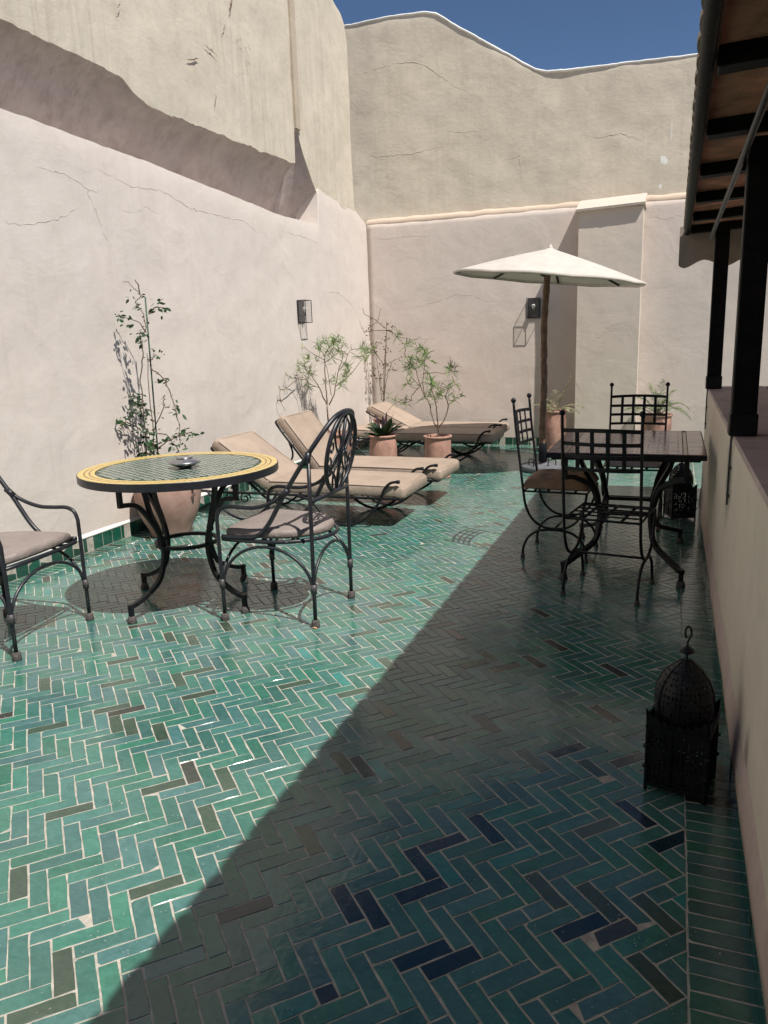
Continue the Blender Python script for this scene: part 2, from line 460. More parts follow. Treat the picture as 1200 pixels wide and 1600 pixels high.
def glass_mat():
    m, t, b, o = nt('lamp_glass')
    g = N(t, 'ShaderNodeBsdfGlossy'); g.inputs['Roughness'].default_value = 0.03
    tr = N(t, 'ShaderNodeBsdfTransparent'); tr.inputs['Color'].default_value = (0.985, 0.99, 0.99, 1)
    mx = N(t, 'ShaderNodeMixShader'); mx.inputs[0].default_value = 0.07; L(t, tr.outputs[0], mx.inputs[1]); L(t, g.outputs[0], mx.inputs[2])
    L(t, mx.outputs[0], o.inputs[0])
    return m
M['glass'] = glass_mat()

CRACKS_LEFT = [
    [(4.765, 2.677), (4.907, 2.735), (5.077, 2.712), (5.255, 2.677), (5.576, 2.699), (5.764, 2.698), (6.103, 2.623), (6.567, 2.618), (6.972, 2.627), (7.212, 2.553), (7.503, 2.534)] ,
    [(4.817, 2.599), (4.784, 2.56), (4.857, 2.44), (4.903, 2.303), (5.001, 2.214)] ,
    [(4.339, 2.643), (4.573, 2.652), (4.801, 2.58), (4.948, 2.571)] ,
    [(7.771, 2.626), (8.232, 2.622), (8.701, 2.578)] ,
    [(3.954, 2.265), (4.107, 2.256), (4.275, 2.284), (4.523, 2.363), (4.728, 2.457)] ,
    [(8.762, 2.041), (9.243, 2.038), (9.546, 1.954), (9.859, 1.798)] ,
]
CRACKS_BACK = [
    [(-3.485, 1.85), (-3.228, 1.873), (-2.957, 1.943), (-2.736, 1.998), (-2.562, 1.973), (-2.348, 1.898), (-2.01, 1.866)] ,
    [(-3.972, 2.815), (-3.751, 2.766), (-3.386, 2.788), (-3.101, 2.751)] ,
    [(-0.377, 2.768), (-0.283, 2.775), (-0.173, 2.73), (-0.047, 2.763), (0.081, 2.745)] ,
    [(-3.795, 1.537), (-3.423, 1.439), (-2.966, 1.442)] ,
]
CRACKS_UP = [
    [(-4.188, 4.831), (-3.931, 4.888), (-3.707, 4.902), (-3.487, 4.916), (-3.305, 4.905), (-3.119, 4.819), (-3.018, 4.746), (-2.918, 4.659), (-2.686, 4.495), (-2.382, 4.33)] ,
    [(-2.861, 4.03), (-2.608, 3.986), (-2.343, 3.993)] ,
    [(-2.114, 3.593), (-1.936, 3.649), (-1.91, 3.324)] ,
    [(-4.109, 3.936), (-3.837, 3.828), (-3.387, 3.819), (-2.864, 3.855)] ,
    [(-1.211, 3.804), (-1.021, 3.746), (-0.724, 3.762), (-0.429, 3.63)] ,
]
# ---------------------------------------------------------------- ground and terrace floor
g = MB(); g.box((-300, -300, -4.2), (300, 300, -4.0))
tag(g.build('ground', M['ground']), kind='structure')

X0, X1, Y0, Y1 = -4.0, 0.243, -2.2, 10.27       # terrace between the walls
BW = 0.148                                       # border course
gb = MB(); gb.box((X0-0.2, Y0-0.3, -0.3), (X1+0.2, Y1+0.1, -0.0010))
floor = tag(gb.build('floor', M['grout']), kind='structure')

def clip(poly, lo, hi):
    def cut(P, ax, v, keep_gt):
        out = []
        for i in range(len(P)):
            a, b = P[i-1], P[i]
            ia = (a[ax] > v) == keep_gt; ib = (b[ax] > v) == keep_gt
            if ia != ib:
                t_ = (v-a[ax])/(b[ax]-a[ax]); out.append((a[0]+(b[0]-a[0])*t_, a[1]+(b[1]-a[1])*t_))
            if ib: out.append(b)
        return out
    for ax, v, k in ((0, lo[0], True), (0, hi[0], False), (1, lo[1], True), (1, hi[1], False)):
        poly = cut(poly, ax, v, k)
        if len(poly) < 3: return []
    return poly

def area(P): return 0.5*sum(P[i-1][0]*P[i][1]-P[i][0]*P[i-1][1] for i in range(len(P)))

def tile_color(x, y):
    r = rnd.random()
    cl = noise.noise(Vector((x*1.1, y*0.8, 3.3)))      # loose patches where the odd colours gather
    k = rnd.uniform(0.80, 1.15)
    if r < 0.030 + 0.09*max(0, cl): return (0.040*k, 0.074*k, 0.052*k, 1)      # burnt olive
    if r < 0.038 + 0.115*max(0, cl): return (0.036*k, 0.046*k, 0.038*k, 1)      # near black
    if r < 0.15 + 0.12*max(0, cl) and x > -1.08 and y < 2.7: return (0.005*k, 0.025*k, 0.036*k, 1)  # deep blue tiles within the eave's shade, its sky tint in their colour
    if r > 0.985: return (0.026*k, 0.165*k, 0.145*k, 1)                          # turquoise
    m_ = rnd.random()
    return ((0.032+0.016*m_)*k, (0.132+0.018*(1-m_))*k, (0.102+0.028*m_)*k, 1)

def slab_geo(P, mb, c, h, tilt, b=0.0014):
    """one tile: slightly tilted top face, rounded arris, sides"""
    cx = sum(p[0] for p in P)/len(P); cy = sum(p[1] for p in P)/len(P)
    n = len(P)
    top = []; mid = []; bot = []
    for (x, y) in P:
        dx, dy = x-cx, y-cy
        l = max(1e-6, math.hypot(dx, dy)); s_ = max(0.0, (l-b*1.4)/l)
        zt = h + dx*tilt[0] + dy*tilt[1]
        top.append((cx+dx*s_, cy+dy*s_, zt)); mid.append((x, y, zt-b*0.7)); bot.append((x, y, -0.006))
    fs = [tuple(range(n))]
    for i in range(n):
        j = (i+1) % n
        fs.append((n+i, n+j, j, i)); fs.append((2*n+i, 2*n+j, n+j, n+i))
    mb.add(top+mid+bot, fs, False, c)

def rough_outline(P, rr, j=0.0015):
    """break the long edges so that no joint is ruler straight"""
    out = []
    n = len(P)
    chip = rr.randrange(n) if rr.random() < 0.22 else -1
    for i in range(n):
        a, b = P[i], P[(i+1) % n]
        if i == chip:
            z_ = P[i-1]; q1, q2 = rr.uniform(.004, .010), rr.uniform(.004, .012)
            d1 = math.hypot(z_[0]-a[0], z_[1]-a[1]); d2 = math.hypot(b[0]-a[0], b[1]-a[1])
            if d1 > 0.03 and d2 > 0.03:
                out.append((a[0]+(z_[0]-a[0])*q1/d1, a[1]+(z_[1]-a[1])*q1/d1))
                a = (a[0]+(b[0]-a[0])*q2/d2, a[1]+(b[1]-a[1])*q2/d2)
        l = math.hypot(b[0]-a[0], b[1]-a[1])
        out.append((a[0]+rr.uniform(-j, j), a[1]+rr.uniform(-j, j)))
        if l > 0.09:
            for q in (0.33, 0.67):
                out.append((a[0]+(b[0]-a[0])*q+rr.uniform(-j, j), a[1]+(b[1]-a[1])*q+rr.uniform(-j, j)))
    return out

W = 0.05; G = 0.0023
tiles = []                                           # (outline, distance)
ux, uy = math.cos(R(-45)), math.sin(R(-45)); vx, vy = math.cos(R(45)), math.sin(R(45))
OX, OY = 0.093, 2.07
lo = (X0+BW+G*0.5, Y0+0.02); hi = (X1-BW-G*0.5, Y1-BW-G*0.5)
def add_rect(u0, v0, u1, v1):
    P = [(OX+(u*ux+v*vx), OY+(u*uy+v*vy)) for u, v in ((u0+G, v0+G), (u1-G, v0+G), (u1-G, v1-G), (u0+G, v1-G))]
    cx = sum(p[0] for p in P)/4; cy = sum(p[1] for p in P)/4
    if cx < lo[0]-0.1 or cx > hi[0]+0.1 or cy < lo[1]-0.1 or cy > hi[1]+0.1: return
    Q = clip(P, lo, hi)
    if len(Q) >= 3 and abs(area(Q)) > 0.00035: tiles.append(Q)
for i in range(-190, 190):
    for j in range(-190, 190):
        s_ = (i-j) % 6
        x_ = OX+(i*ux+j*vx)*W; y_ = OY+(i*uy+j*vy)*W
        if x_ < X0-0.3 or x_ > X1+0.3 or y_ < Y0-0.3 or y_ > Y1+0.3: continue
        if s_ == 0:
            if rnd.random() < 0.03:
                k = rnd.choice((1.0, 1.5, 2.0)); add_rect(i*W, j*W, (i+k)*W, (j+1)*W); add_rect((i+k)*W, j*W, (i+3)*W, (j+1)*W)
            else: add_rect(i*W, j*W, (i+3)*W, (j+1)*W)
        elif s_ == 5:
            if rnd.random() < 0.03:
                k = rnd.choice((1.0, 1.5, 2.0)); add_rect(i*W, j*W, (i+1)*W, (j+k)*W); add_rect(i*W, (j+k)*W, (i+1)*W, (j+3)*W)
            else: add_rect(i*W, j*W, (i+1)*W, (j+3)*W)
lo = (0.247, 6.47); hi = (1.9, Y1-0.02)
for i in range(-140, 30):
    for j in range(30, 200):
        x_ = OX+(i*ux+j*vx)*W; y_ = OY+(i*uy+j*vy)*W
        if x_ < 0.0 or x_ > 2.1 or y_ < 6.2 or y_ > Y1+0.3: continue
        s_ = (i-j) % 6
        if s_ == 0: add_rect(i*W, j*W, (i+3)*W, (j+1)*W)
        elif s_ == 5: add_rect(i*W, j*W, (i+1)*W, (j+3)*W)
nb_ = len(tiles)
y = Y0+0.02
while y < Y1-BW:
    w_ = 0.0505+rnd.uniform(-0.002, 0.002)
    for xa, xb in ((X1-BW+G, X1-0.001), (X0+0.001, X0+BW-G)):
        tiles.append([(xa, y+G), (xb, y+G), (xb, y+w_-G), (xa, y+w_-G)])
    y += w_
x = X0+BW
while x < X1-BW:
    tiles.append([(x+G, Y1-BW+G), (x+0.0505-G, Y1-BW+G), (x+0.0505-G, Y1-0.001), (x+G, Y1-0.001)])
    x += 0.0505
CP = Vector((0, 0, 1.47))
camR = cam.matrix_world.to_3x3().transposed()
def seen(cx, cy):
    v = camR @ (Vector((cx, cy, 0))-CP)
    if v.z > -0.1: return False
    return abs(v.x/-v.z) < 0.53 and abs(v.y/-v.z) < 0.70
info = []
for q, P in enumerate(tiles):
    if area(P) < 0: P = P[::-1]
    cx = sum(p[0] for p in P)/len(P); cy = sum(p[1] for p in P)/len(P)
    d = math.hypot(cx, cy)
    info.append((0 if seen(cx, cy) else 1, d/abs(area(P))**0.25, q, P, cx, cy))
info.sort(key=lambda a: (a[0], a[1]))
stuff = MB()
for k, (hid, d, q, P, cx, cy) in enumerate(info):
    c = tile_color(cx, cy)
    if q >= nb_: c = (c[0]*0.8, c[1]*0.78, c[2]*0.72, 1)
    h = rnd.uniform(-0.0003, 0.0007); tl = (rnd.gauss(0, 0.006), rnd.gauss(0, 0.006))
    Pj = rough_outline(P, rnd)
    if k < 295:
        mb = MB()
        slab_geo([(a-cx, b-cy) for a, b in Pj], mb, None, h, tl)
        o = mb.build('tile', M['tile'], floor, (cx, cy, 0))
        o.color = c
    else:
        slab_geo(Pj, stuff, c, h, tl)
tag(stuff.build('tile', M['tile_s'], floor), kind='stuff')

# grit, paint flecks and smears of grout left on the glaze
gr = MB()
for i in range(420):
    x = rnd.uniform(-3.9, 0.2); y = rnd.uniform(0.9, 8) if i % 3 else rnd.uniform(0.9, 3)
    s_ = rnd.uniform(0.0008, 0.0028) if i % 9 else rnd.uniform(0.003, 0.005); a = rnd.uniform(0, PI)
    vs = [(x+s_*rnd.uniform(.7, 1.4)*math.cos(a+k*PI/2.5), y+s_*rnd.uniform(.7, 1.4)*math.sin(a+k*PI/2.5), 0.0004) for k in range(5)]
    gr.add([(v[0], v[1], -0.001) for v in vs]+[(x, y, 0.0014+s_*0.5)], [(0, 1, 5), (1, 2, 5), (2, 3, 5), (3, 4, 5), (4, 0, 5)], False)
tag(gr.build('grit', M['grout']), 'pale grit and dried grout flecks scattered on the green floor tiles', 'grit', kind='stuff')

# ---------------------------------------------------------------- walls
def interp(pts, x):
    if x <= pts[0][0]: return pts[0][1]
    for (a, b), (c, d) in zip(pts, pts[1:]):
        if x <= c: return b+(d-b)*(x-a)/max(1e-9, c-a)
    return pts[-1][1]

def panel(axis, plane, face, us, bot, top, thick, nv=40, amp=0.006, lip=0.0, edge=0.0, seed=0.0):
    """wall between two outlines; axis 'x' = runs along x at y=plane, axis 'y' = runs along y at x=plane; face = outward sign"""
    mb = MB(); vs = []
    nu = len(us)
    def pt(u, off, z):
        return (u, plane+off, z) if axis == 'x' else (plane+off, u, z)
    for u in us:
        b = bot(u); t_ = top(u)
        e = edge*noise.noise(Vector((u*7.3, seed, 1.0)))+edge*0.6*noise.noise(Vector((u*23, seed, 5.0)))
        for k in range(nv+1):
            z = b+(t_-b)*k/nv
            d = amp*(noise.noise(Vector((u*1.1, z*1.1, seed)))*1.4+0.5*noise.noise(Vector((u*3.7, z*3.7, seed+4))))
            if k == nv: z += e; d -= 0.010
            elif k == nv-1: z += e*0.7; d -= 0.002
            if lip:
                if k == 0: z += lip*0.35*noise.noise(Vector((u*5, seed, 9))); d -= 0.03
                elif k == 1: d += 0.010
            vs.append(pt(u, face*d, z))
    m_ = nv+1; n_ = len(vs)
    for u in us:
        for z in (bot(u), top(u)-0.004): vs.append(pt(u, -face*thick, z))
    fs = []
    flip = (face > 0) != (axis == 'x')
    def F(*q): fs.append(q if flip else tuple(reversed(q)))
    for i in range(nu-1):
        for k in range(nv): F(i*m_+k, (i+1)*m_+k, (i+1)*m_+k+1, i*m_+k+1)
        a, b = n_+2*i, n_+2*i+2
        F(i*m_+nv, (i+1)*m_+nv, b+1, a+1); F(a, b, (i+1)*m_, i*m_); F(a+1, b+1, b, a)
    F(*([k for k in range(m_)]+[n_+1, n_])); e0 = (nu-1)*m_
    F(*([n_+2*(nu-1), n_+2*(nu-1)+1]+[e0+k for k in reversed(range(m_))]))
    mb.add(vs, fs, True)
    return mb
def grid(a, b, step, extra=()):
    n = max(1, round((b-a)/step)); return sorted(set([round(a+(b-a)*i/n, 4) for i in range(n+1)]+list(extra)))

# left terrace wall and the older wall rising behind it
LT = [(-2.5, 3.12), (4.077, 2.949), (4.446, 2.936), (4.872, 2.917), (5.609, 2.902), (6.141, 2.869), (7.248, 2.812), (7.792, 2.784), (8.72, 2.795), (8.74, 3.17), (8.78, 3.20), (9.2, 3.15), (9.89, 3.12), (10.1, 3.03), (10.31, 2.97)]
left = panel('y', -4.0, 1, grid(-2.5, 10.3, 0.08, (8.72, 8.74, 8.78)), lambda u: -0.25, lambda u: interp(LT, u), 0.30, 44, 0.009, edge=0.008, seed=2.0).build('plaster_wall', M['left'], autos=40)
tag(left, 'long low pinkish plaster wall on the left behind the loungers', 'wall')

UB = [(-2.5, 3.52), (4.17, 3.47), (4.9, 3.47), (5.35, 3.445), (5.5, 3.36), (5.62, 3.325), (6.6, 3.34), (7.5, 3.35), (8.22, 3.37), (8.235, 3.70), (8.33, 3.71), (8.36, 3.62), (8.45, 3.48), (8.60, 3.30), (8.76, 3.12), (10.3, 3.05)]
UT = [(-2.5, 5.7), (9.2, 5.62), (9.42, 5.46), (9.6, 5.40), (9.75, 5.36), (9.83, 5.28), (9.88, 5.12)]
UBr = lambda u: interp(UB, u)+0.018*noise.noise(Vector((u*6, 2, 0)))+0.010*noise.noise(Vector((u*19, 4, 0)))
upl = empty('plaster_wall', (-4, 4, 0), 0, 'tall weathered cream wall with long cracks above the left terrace wall', 'wall')
def sub(o): o.parent = upl; o.location = -upl.location; return o
sub(panel('y', -4.015, 1, grid(-2.5, 9.88, 0.05, (8.22, 8.235, 8.33, 8.36)), UBr, lambda u: interp(UT, u), 0.20, 44, 0.012, seed=7.0).build('old_plaster', M['upper_left'], autos=50))
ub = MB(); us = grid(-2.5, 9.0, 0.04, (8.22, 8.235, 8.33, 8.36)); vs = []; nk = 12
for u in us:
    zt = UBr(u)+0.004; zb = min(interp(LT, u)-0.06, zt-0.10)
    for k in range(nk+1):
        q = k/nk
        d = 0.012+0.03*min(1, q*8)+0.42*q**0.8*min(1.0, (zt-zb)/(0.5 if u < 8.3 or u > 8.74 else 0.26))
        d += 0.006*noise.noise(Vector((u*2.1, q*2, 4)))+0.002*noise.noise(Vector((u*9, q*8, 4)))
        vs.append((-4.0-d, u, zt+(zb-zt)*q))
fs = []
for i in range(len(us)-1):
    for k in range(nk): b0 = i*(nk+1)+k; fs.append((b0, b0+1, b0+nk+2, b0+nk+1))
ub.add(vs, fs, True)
sub(ub.build('undercut_band', M['band']))['label'] = 'bare undercut strip below the plaster, coloured mauve brown for its shade'
ms = MB()
zs = [3.74+0.1*i for i in range(19)]
for za, zb in zip(zs, zs[1:]):
    ms.box((-4.02, 8.245+0.006*noise.noise(Vector((za, 0, 0))), za), (-3.99, 8.36+0.008*noise.noise(Vector((za*3, 1, 0))), zb))
sub(ms.build('vertical_stripe', M['stripe']))['label'] = 'darker brown vertical stripe'

# crack chips on the upper wall
mc = MB()
for (y, z, l, a, w) in ((4.95, 4.02, .12, 1.4, .006), (7.02, 4.52, .16, 1.2, .012), (6.3, 3.86, .2, .35, .010), (6.6, 4.02, .22, -.15, .005), (6.86, 4.28, .1, 1.0, .004), (6.62, 3.62, .1, 1.3, .005), (5.35, 3.95, .08, .9, .004), (7.08, 4.8, .3, 1.5, .003)):
    pts = []
    for i in range(9):
        s_ = (i/8-.5)*l
        pts.append((-3.999+0.006, y+s_*math.cos(a)+rnd.uniform(-.008, .008), z+s_*math.sin(a)+rnd.uniform(-.008, .008)))
    mc.tube(pts, [max(.001, w*(1-abs(i/4-1))*rnd.uniform(.5, 1.2)) for i in range(9)], 5)
sub(mc.build('crack', M['bark']))

# back wall: lower terrace wall, buttress, taller house wall behind
BT = lambda u: 2.99-0.004*(u+4)+0.01*noise.noise(Vector((u*3, 0, 0)))
backw = empty('plaster_wall', (-2, 10.27, 0), 0, 'low pink plaster wall closing the far end of the terrace', 'wall')
def subb(o, p=backw): o.parent = p; o.location = -p.location; return o
subb(panel('x', 10.27, -1, grid(-4.0, 4.2, 0.08), lambda u: -0.25, BT, 0.08, 40, 0.006, edge=0.004, seed=11.0).build('terrace_face', M['back']))
fl = MB(); us = grid(-4.0, 4.2, 0.06)
vs = []
for u in us:
    z = BT(u)+0.012*noise.noise(Vector((u*4, 3, 0)))
    e = 0.012*noise.noise(Vector((u*5, 8, 0)))+0.006*noise.noise(Vector((u*17, 8, 0)))
    vs += [(u, 10.276, z-0.03), (u, 10.266, z+0.008), (u, 10.352, z+0.052+e), (u, 10.375, z+0.060+e), (u, 10.375, z-0.03)]
fs = []
for i in range(len(us)-1):
    for k in range(4): fs.append((i*5+k, i*5+k+1, i*5+5+k+1, i*5+5+k))
fl.add(vs, fs, True); subb(fl.build('sloping_ledge', M['fillet']))['label'] = 'bright peach sloping ledge'

but = empty('buttress', (-0.79, 9.95, 0), 0, 'square pale plaster buttress with a sloping top, right of the parasol', 'buttress')
bx0, bx1, byf = -1.147, -0.415, 9.95
vb = panel('x', byf, -1, grid(bx0, bx1, 0.06), lambda u: -0.2, lambda u: 2.86+0.012*(u-bx0), 0.318, 30, 0.004, seed=17.0)
subb(vb.build('buttress_face', M['pillar'], autos=40), but)
cp = MB(); us = grid(bx0-0.03, bx1+0.02, 0.04); vs = []
for u in us:
    e = 0.010*noise.noise(Vector((u*6, 1, 0)))+0.006*noise.noise(Vector((u*21, 1, 0)))
    z = 2.852+0.03*(u-bx0)
    vs += [(u, byf-0.060+e*0.5, z+e), (u, byf-0.066+e, z+0.025), (u, byf-0.02, z+0.045+e), (u, 10.36, z+0.19), (u, 10.36, z)]
fs = []; n_ = len(us)
for i in range(n_-1):
    for k in range(5):
        l = (k+1) % 5
        fs.append((i*5+k, i*5+l, i*5+5+l, i*5+5+k))
fs.append((4, 3, 2, 1, 0)); fs.append(tuple((n_-1)*5+k for k in range(5)))
cp.add(vs, fs, True); subb(cp.build('sloping_cap', M['pillar'], autos=35), but)

TB = [(-4.9, 5.46), (-4.2, 5.46), (-3.6, 5.47), (-3.15, 5.45), (-3.0, 5.41), (-2.84, 5.30), (-2.3, 4.95), (-1.95, 4.73), (-1.75, 4.60), (-1.62, 4.56), (-1.45, 4.545), (-1.0, 4.53), (0.077, 4.50), (4.3, 4.55)]
tbf = lambda u: interp(TB, u)+0.010*noise.noise(Vector((u*5, 9, 0)))+0.005*noise.noise(Vector((u*17, 9, 0)))
hb = empty('plaster_wall', (-1, 10.36, 0), 0, 'tall olive cream wall against the sky with a dipping sloped top', 'wall')
subb(panel('x', 10.36, -1, grid(-4.9, 4.3, 0.07), lambda u: 2.6, tbf, 0.30, 50, 0.016, seed=23.0).build('old_plaster', M['upper_back'], autos=50), hb)
cc = MB(); us = grid(-4.9, 4.3, 0.05); vs = []  # thin white strip following the wall top
for u in us:
    z = tbf(u); w_ = 0.002+0.009*max(0, 1-abs(u+2.2)/1.6)+0.004*noise.noise(Vector((u*9, 2, 0)))
    vs += [(u, 10.362, z-0.010-w_), (u, 10.352, z-w_*0.3), (u, 10.368, z+0.012), (u, 10.66, z+0.015), (u, 10.66, z-0.02)]
fs = []; n_ = len(us)
for i in range(n_-1):
    for k in range(5):
        l = (k+1) % 5; fs.append((i*5+k, i*5+l, i*5+5+l, i*5+5+k))
cc.add(vs, fs, True); subb(cc.build('coping', M['white']), hb)['label'] = 'thin white edge along the top'

# wall at the camera's back and the house side beyond the veranda: they close the place
nw = panel('x', -2.2, 1, grid(-4.0, 4.2, 0.2), lambda u: -0.25, lambda u: 2.6, 0.25, 12, 0.006, seed=31.0).build('plaster_wall', M['back'])
tag(nw, 'plain pink plaster wall at the near end of the terrace behind the viewer', 'wall')
hw = panel('y', 3.75, -1, grid(-2.2, 7.0, 0.2), lambda u: -0.25, lambda u: 2.25, 0.25, 12, 0.006, seed=37.0).build('plaster_wall', M['parapet'])
tag(hw, 'cream house wall under the far side of the veranda roof', 'wall')

# low wall on the right, with cap, plinth and the grating behind it
par = empty('parapet_wall', (0.247, 3, 0), 0, 'low cream parapet wall on the right carrying the dark veranda posts', 'wall')
PY1 = 6.45
subb(panel('y', 0.247, -1, grid(-2.2, PY1, 0.07), lambda u: 0.10, lambda u: 1.0, 0.35, 22, 0.003, seed=41.0).build('wall_face', M['parapet']), par)
pl = MB(); us = grid(-2.2, PY1+0.012, 0.05); vs = []
for u in us:
    a = 0.004*noise.noise(Vector((u*3, 5, 0))); b = 0.035*noise.noise(Vector((u*1.4, 7, 0)))
    vs += [(0.25, u, 0.085), (0.236+a, u, 0.088), (0.236+a, u, 0.13), (0.241+a, u, 0.215+b), (0.2505, u, 0.255+b)]
fs = []
for i in range(len(us)-1):
    for k in range(4): fs.append((i*5+k, i*5+5+k, i*5+5+k+1, i*5+k+1))
n_ = len(us); fs.append(tuple((n_-1)*5+k for k in range(5)))
pl.add(vs, fs, True); subb(pl.build('plinth', M['plinth']), par)
cpb = MB()
cpb.bbox((0.244, -2.2, 1.001), (0.64, PY1+0.01, 1.022), 0.006)
subb(cpb.build('cap', M['slate']), par)
ew = MB(); ew.box((0.599, PY1-0.10, 0.3), (3.7, PY1, 1.0)); subb(ew.build('end_wall', M['stone']), par)
ew = MB(); ew.bbox((0.642, PY1-0.12, 1.0), (3.7, PY1+0.01, 1.02), 0.004); subb(ew.build('end_cap', M['slate']), par)
grt = empty('grating', (2.1, 2, 0.84), 0, 'dark bar grating over the light well behind the parapet', 'grating')
gm = MB()
for i in range(60): gm.box((0.62, -2+i*0.14, 0.82), (3.7, -2+i*0.14+0.02, 0.845))
for i in range(22): gm.box((0.64+i*0.14, -2.1, 0.846), (0.66+i*0.14, 6.3, 0.86))
tag(subb(gm.build('bar', M['iron']), grt), kind='stuff')
gp = MB(); gp.box((0.60, -2.2, 0.2), (3.72, 6.34, 0.5)); subb(gp.build('well_floor', M['slate']), grt)
# ground level behind far end of parapet
fb = MB(); fb.box((0.24, PY1-0.2, -0.3), (4.2, 10.3, -0.003)); tag(fb.build('side_floor', M['grout']), kind='structure')

# hairline cracks and plaster ridges, thin raised beads on the wall faces
def cracks(paths, fn, parent, mat, r=0.0022):
    for p in paths:
        pts = []
        for (a, b), (c, d) in zip(p, p[1:]):
            k_ = max(2, int(math.hypot(c-a, d-b)/0.035))
            for i in range(k_):
                t_ = i/k_; pts.append((a+(c-a)*t_+rnd.gauss(0, .006), b+(d-b)*t_+rnd.gauss(0, .006)))
        n_ = len(pts); mb = MB()
        mb.tube([fn(*q) for q in pts], [r*math.sin(PI*min(.96, (i+1)/(n_+1)))*rnd.uniform(.3, 1.3)+.0004 for i in range(n_)], 5)
        o_ = mb.build('crack', mat, parent); o_.location = -parent.location
cracks(CRACKS_LEFT, lambda a, b: (-4.0+0.009*(noise.noise(Vector((a*1.1, b*1.1, 2.0)))*1.4+0.5*noise.noise(Vector((a*3.7, b*3.7, 6.0)))), a, b), left, M['crack_pale'])
cracks(CRACKS_BACK, lambda a, b: (a, 10.27-0.006*(noise.noise(Vector((a*1.1, b*1.1, 11.0)))*1.4+0.5*noise.noise(Vector((a*3.7, b*3.7, 15.0)))), b), backw, M['crack_pale'])
cracks(CRACKS_UP, lambda a, b: (a, 10.36-0.016*(noise.noise(Vector((a*1.1, b*1.1, 23.0)))*1.4+0.5*noise.noise(Vector((a*3.7, b*3.7, 27.0)))), b), hb, M['crack_up'], 0.0028)

# skirting tiles
def skirt(parent, n, fn, size, pname='skirting_tile'):
    m0 = None
    variants = []
    for q in range(6):
        mb = MB(); w_, h_ = size
        mb.bbox((0.0019, -0.0, 0), (w_-0.0019, 0.009, h_), 0.0014)
        variants.append(mb)
    meshes = []
    for q, mb in enumerate(variants):
        me = bpy.data.meshes.new(pname); me.from_pydata(mb.v, [], mb.f); me.materials.append(M['tile'])
        meshes.append(me)
    for i in range(n):
        o = bpy.data.objects.new(pname, meshes[i % 6]); col.objects.link(o)
        loc, rz = fn(i)
        o.parent = parent
        o.location = Vector(loc)-Vector(parent.location)
        o.rotation_euler = (rnd.gauss(0, 0.012), 0, rz+rnd.gauss(0, 0.01))
        k = rnd.uniform(0.6, 1.25)
        if rnd.random() < 0.06: k *= 0.45
        o.color = (0.006*k, 0.066*k, 0.042*k, 1)
S_ = 0.105
skirt(left, int(12.4/S_), lambda i: ((-4.0+0.014, -2.1+i*S_, 0.004), PI/2), (S_, 0.108))
skirt(backw, int(2.84/S_), lambda i: ((-3.985+i*S_, 10.27-0.014, 0.004), 0), (S_, 0.10))
skirt(but, 7, lambda i: ((bx0-0.003+i*S_, byf-0.013, 0.004), 0), (S_, 0.10))
skirt(backw, 20, lambda i: ((-0.40+i*S_, 10.27-0.014, 0.004), 0), (S_, 0.10))
skirt(par, int((PY1+2.1)/0.15), lambda i: ((0.247-0.001, -2.1+i*0.15, 0.003), PI/2), (0.15, 0.083))
for par_, lo_, hi_ in ((left, (-4.01, -2.1, 0.0), (-3.9868, 10.25, 0.107)), (backw, (-3.985, 10.2567, 0.0), (bx0-0.004, 10.28, 0.099)), (backw, (-0.40, 10.2567, 0.0), (1.7, 10.28, 0.099)), (par, (0.2470, -2.1, 0.0), (0.262, PY1, 0.082))):
    gb_ = MB(); gb_.box(lo_, hi_); g_ = gb_.build('grout_bed', M['grout'], par_); g_.location = -par_.location
# white grout lip above the left skirting
wl = MB(); us = grid(-2.4, 10.25, 0.1); vs = []
for u in us:
    e = 0.004*noise.noise(Vector((u*3, 5, 0)))
    vs += [(-4.004, u, 0.109), (-3.984+e, u, 0.1095), (-3.986+e, u, 0.118), (-3.996, u, 0.135+2*e), (-4.004, u, 0.14)]
fs = []
for i in range(len(us)-1):
    for k in range(4): fs.append((i*5+k, i*5+5+k, i*5+6+k, i*5+k+1))
wl.add(vs, fs, True); o = wl.build('grout_lip', M['white'], left)

# ---------------------------------------------------------------- veranda
ver = empty('veranda_roof', (1.8, 3, 2.2), 0, 'dark timber veranda roof with reddish boards on square black posts', 'veranda')
def sv(o, lab=None):
    o.parent = ver; o.location = -ver.location
    if lab: o['label'] = lab
    return o
EX, EZ, YE, XR = 0.026, 2.17, 6.80, 3.9
rise = 0.04
def slopeM(): return Matrix.Shear('XZ', 4, (0, 0)) if False else Matrix(((1, 0, 0, 0), (0, 1, 0, 0), (rise, 0, 1, -rise*EX), (0, 0, 0, 1)))
SM = slopeM()
eb = MB()
pts = [(EX+0.021, y, EZ+0.022+0.002*math.sin(y*3)) for y in grid(-1.6, YE, 0.25)]
eb.tube(pts, 0.021, 10); sv(eb.build('eave_beam', M['dark_wood']))
beams = [-1.6, -0.76, 0.08, 0.92, 1.75, 2.58, 3.42, 4.27, 5.12, 5.95, 6.68]
for y in beams:
    mb = MB(); mb.bbox((EX+0.05, y-0.045, EZ), (XR, y+0.045, EZ+0.055), 0.004, SM); sv(mb.build('beam', M['dark_wood']))
    mb = MB(); mb.bbox((EX+0.05, y+0.046, EZ+0.028), (EX+0.16, y+0.066, EZ+0.055), 0.003, SM); sv(mb.build('batten', M['dark_wood']))
for a, b in zip(beams, beams[1:]):
    mb = MB(); mb.bbox((EX+0.03, a+0.003, EZ+0.0555), (XR, b-0.003, EZ+0.075), 0.003, SM); sv(mb.build('ceiling_board', M['board']))
